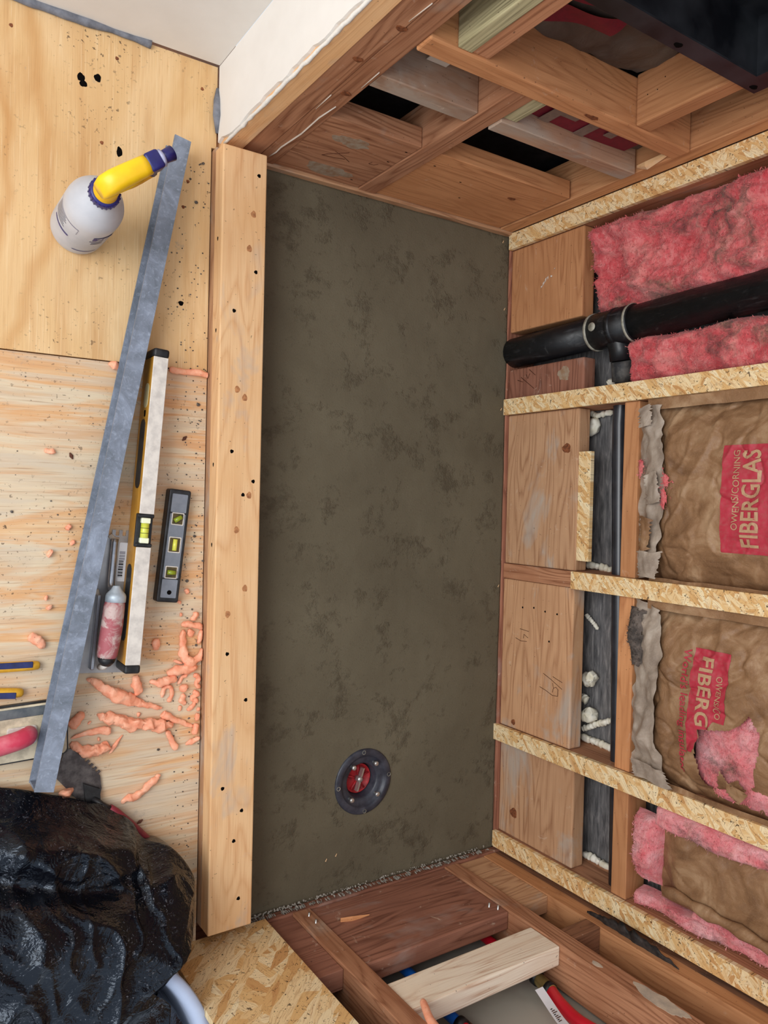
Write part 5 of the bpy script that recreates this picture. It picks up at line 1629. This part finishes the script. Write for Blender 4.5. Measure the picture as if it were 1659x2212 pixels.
# mortar crumbs and sawdust scattered by the curb
bm = bmesh.new()
r_ = random.Random(5)
for j in range(520):
    if j < 380: x = -.787 - abs(r_.gauss(0, .05)); y = r_.uniform(-.74, .62)
    else: x = r_.uniform(-1.18, -.8); y = r_.uniform(-.6, .2)
    s = r_.uniform(.0006, .0016) * (2.2 if r_.random() < .06 else 1)
    if x > -.7865: continue
    if abs(x + .912 - .074 * (y + .037)) < .02 and -.34 < y < .26: continue
    if abs(x + .967 - .1917 * (y - .064)) < .022: continue
    if x < -.92 and y < -.06: continue
    if y < -.5 and x < -.84: continue
    rr = bmesh.ops.create_icosphere(bm, subdivisions=1, radius=s)
    for v in rr['verts']: v.co = Vector((x + v.co.x * r_.uniform(.8, 1.5), y + v.co.y, FZ + s * .5 + v.co.z * .7))
tag(link_mesh('mortar_crumbs', bm, plain('crumb_grey', srgb(112, 108, 104), .95, .1, col2=srgb(74, 60, 50), scale=300)), 'loose grey mortar crumbs and sawdust along the curb', 'debris', kind='stuff')
# a few brown bark chips
for (x, y, a) in [(-.828, .098, .8), (-1.028, .055, 2.0), (-.898, -.612, .5)]:
    bm = bmesh.new()
    d = Vector((math.cos(a), math.sin(a), 0)) * .006
    p = Vector((x, y, FZ + .002))
    b_tube(bm, [p - d, p, p + d], [.001, .0035, .001], 6, flat=.4)
    tag(link_mesh('bark_chip', bm, plain('bark', srgb(104, 66, 52), .8, .2, var=.3)), {0.8: 'brown bark chip near the curb above the torpedo level', 2.0: 'brown bark chip left of the channel', 0.5: 'dark pebble chip below the lone foam scrap'}[a], 'wood chip')

# ------------------------------------------------------------------ round pale tub and the black plastic heaped in and over it
BC = (-1.116, -.989)
TRIM = .222
tub = empty('mixing_tub', (BC[0], BC[1], FZ), label='pale blue round plastic tub mostly hidden under black plastic', cat='tub')
M_TUB = plain('pale_blue_plastic', srgb(186, 198, 222), .4, .45, col2=srgb(170, 182, 208), scale=8)
bm = bmesh.new()
b_lathe(bm, [(0, 0), (.235, 0), (.240, .004), (.280, .186), (.283, .190), (.298, .191), (.300, .196), (.298, .201), (.288, .202), (.279, .199), (.274, .186), (.234, .007), (0, .007)], 96)
link_mesh('shell', bm, M_TUB, tub, True)

# outline of the plastic, (x, y, z) going round
SIL = [(-.850, -.930, .206), (-.860, -.893, .206), (-.875, -.853, .206), (-.880, -.821, .208), (-.894, -.788, .222), (-.899, -.772, .226), (-.873, -.776, .200), (-.843, -.754, .165), (-.833, -.711, .140), (-.831, -.683, .120), (-.862, -.640, .100),
       (-.901, -.628, .062), (-.920, -.598, .050), (-.959, -.564, .045), (-1.002, -.545, .045), (-1.048, -.527, .045), (-1.134, -.497, .045), (-1.230, -.490, .045), (-1.320, -.530, .05), (-1.390, -.620, .06), (-1.420, -.740, .09),
       (-1.425, -.870, .16), (-1.385, -.960, .206), (-1.370, -1.06, .206), (-1.300, -1.18, .206), (-1.190, -1.25, .206), (-1.070, -1.26, .206), (-.960, -1.21, .206), (-.880, -1.12, .206), (-.845, -1.01, .206)]
CX, CY, CZ = -1.115, -.900, .268
NT_, NS = 380, 150
def sil(u):
    n = len(SIL); f = u * n; i = int(f) % n; t = f - int(f)
    P = [Vector(SIL[(i + k) % n]) for k in (-1, 0, 1, 2)]
    return .5 * ((2 * P[1]) + (P[2] - P[0]) * t + (2 * P[0] - 5 * P[1] + 4 * P[2] - P[3]) * t * t + (3 * P[1] - P[0] - 3 * P[2] + P[3]) * t ** 3)
RK = .306
def bagpt(u, s):
    q = sil(u)
    inside = smooth01((q.z - .170) / .034)
    C3 = Vector((CX, CY, CZ))
    th = max(math.radians(47), min(math.radians(158), math.atan2(q.y - BC[1], q.x - BC[0])))
    K = Vector((BC[0] + RK * math.cos(th), BC[1] + RK * math.sin(th), .247))
    if s <= .86:
        t = s / .86
        p_in = C3.lerp(q, t); p_in.z = lerp(CZ, q.z, t * t)
        if t < .55:
            a = t / .55
            p_out = C3.lerp(K, a)
            p_out.z = lerp(CZ, K.z, a * a)
        else:
            a = (t - .55) / .45
            p_out = K.lerp(q, a)
            p_out.z = lerp(K.z, q.z, a ** 1.35)
        p = p_out.lerp(p_in, inside)
    else:
        t = (s - .86) / .14
        zb = lerp(FZ + .0015, q.z - .03, inside)
        p = Vector((q.x, q.y, lerp(q.z, zb, t))).lerp(Vector((lerp(q.x, CX, .03), lerp(q.y, CY, .03), zb)), t)
    w = smooth01(s * 3) * (1 if s < .7 else max(.10, 1 - (s - .7) * 5.6))
    k1 = noise.fractal(p * 7.0 + Vector((3, 1, 2)), .9, 2, 2)
    wp = p + Vector((.05, .04, .03)) * noise.noise(p * 7)
    r1 = 1 - abs(noise.noise(wp * 8 + Vector((1, 7, 3))))
    r2 = 1 - abs(noise.noise(wp * 17 + Vector((4, 2, 9))))
    h = .014 * k1 + .014 * (r1 ** 8 - .2) + .006 * (r2 ** 8 - .2)
    # a rolled fold along the front hem with a groove behind it
    d = -(p.y + .575 + .30 * (p.x + 1.05)) if p.x < -.93 else 1
    if p.y > -.75: h += .018 * math.exp(-((d - .005) / .016) ** 2) - .026 * math.exp(-((d - .052) / .016) ** 2)
    out = Vector((0, 0, 1))
    if inside < .5 and s > .4:
        rad = Vector((p.x - CX, p.y - CY, 0))
        out = (rad.normalized() * .5 * smooth01((s - .4) / .3) + Vector((0, 0, 1))).normalized()
    p = p + out * h * w
    rr_ = math.hypot(p.x - BC[0], p.y - BC[1])
    if inside < .5 and rr_ < .304 and s < .86: p.z = max(p.z, .2275)
    if inside > .5 and rr_ > .262:
        k_ = .262 / rr_
        p.x, p.y = BC[0] + (p.x - BC[0]) * k_, BC[1] + (p.y - BC[1]) * k_
    p.z = max(p.z, FZ + .0012)
    if p.x > -.806: p.x = -.806
    return p
verts, faces = [(CX, CY, CZ)], []
for i in range(1, NS + 1):
    for k in range(NT_): verts.append(tuple(bagpt(k / NT_, (i / NS))))
for k in range(NT_): faces.append((0, 1 + k, 1 + (k + 1) % NT_))
for i in range(NS - 1):
    for k in range(NT_):
        a, b = 1 + i * NT_ + k, 1 + i * NT_ + (k + 1) % NT_
        faces.append((a, a + NT_, b + NT_, b))
tag(pydata('plastic_sheet', verts, faces, M_BAG), 'crumpled glossy black plastic heaped over the pale round tub', 'plastic sheet')
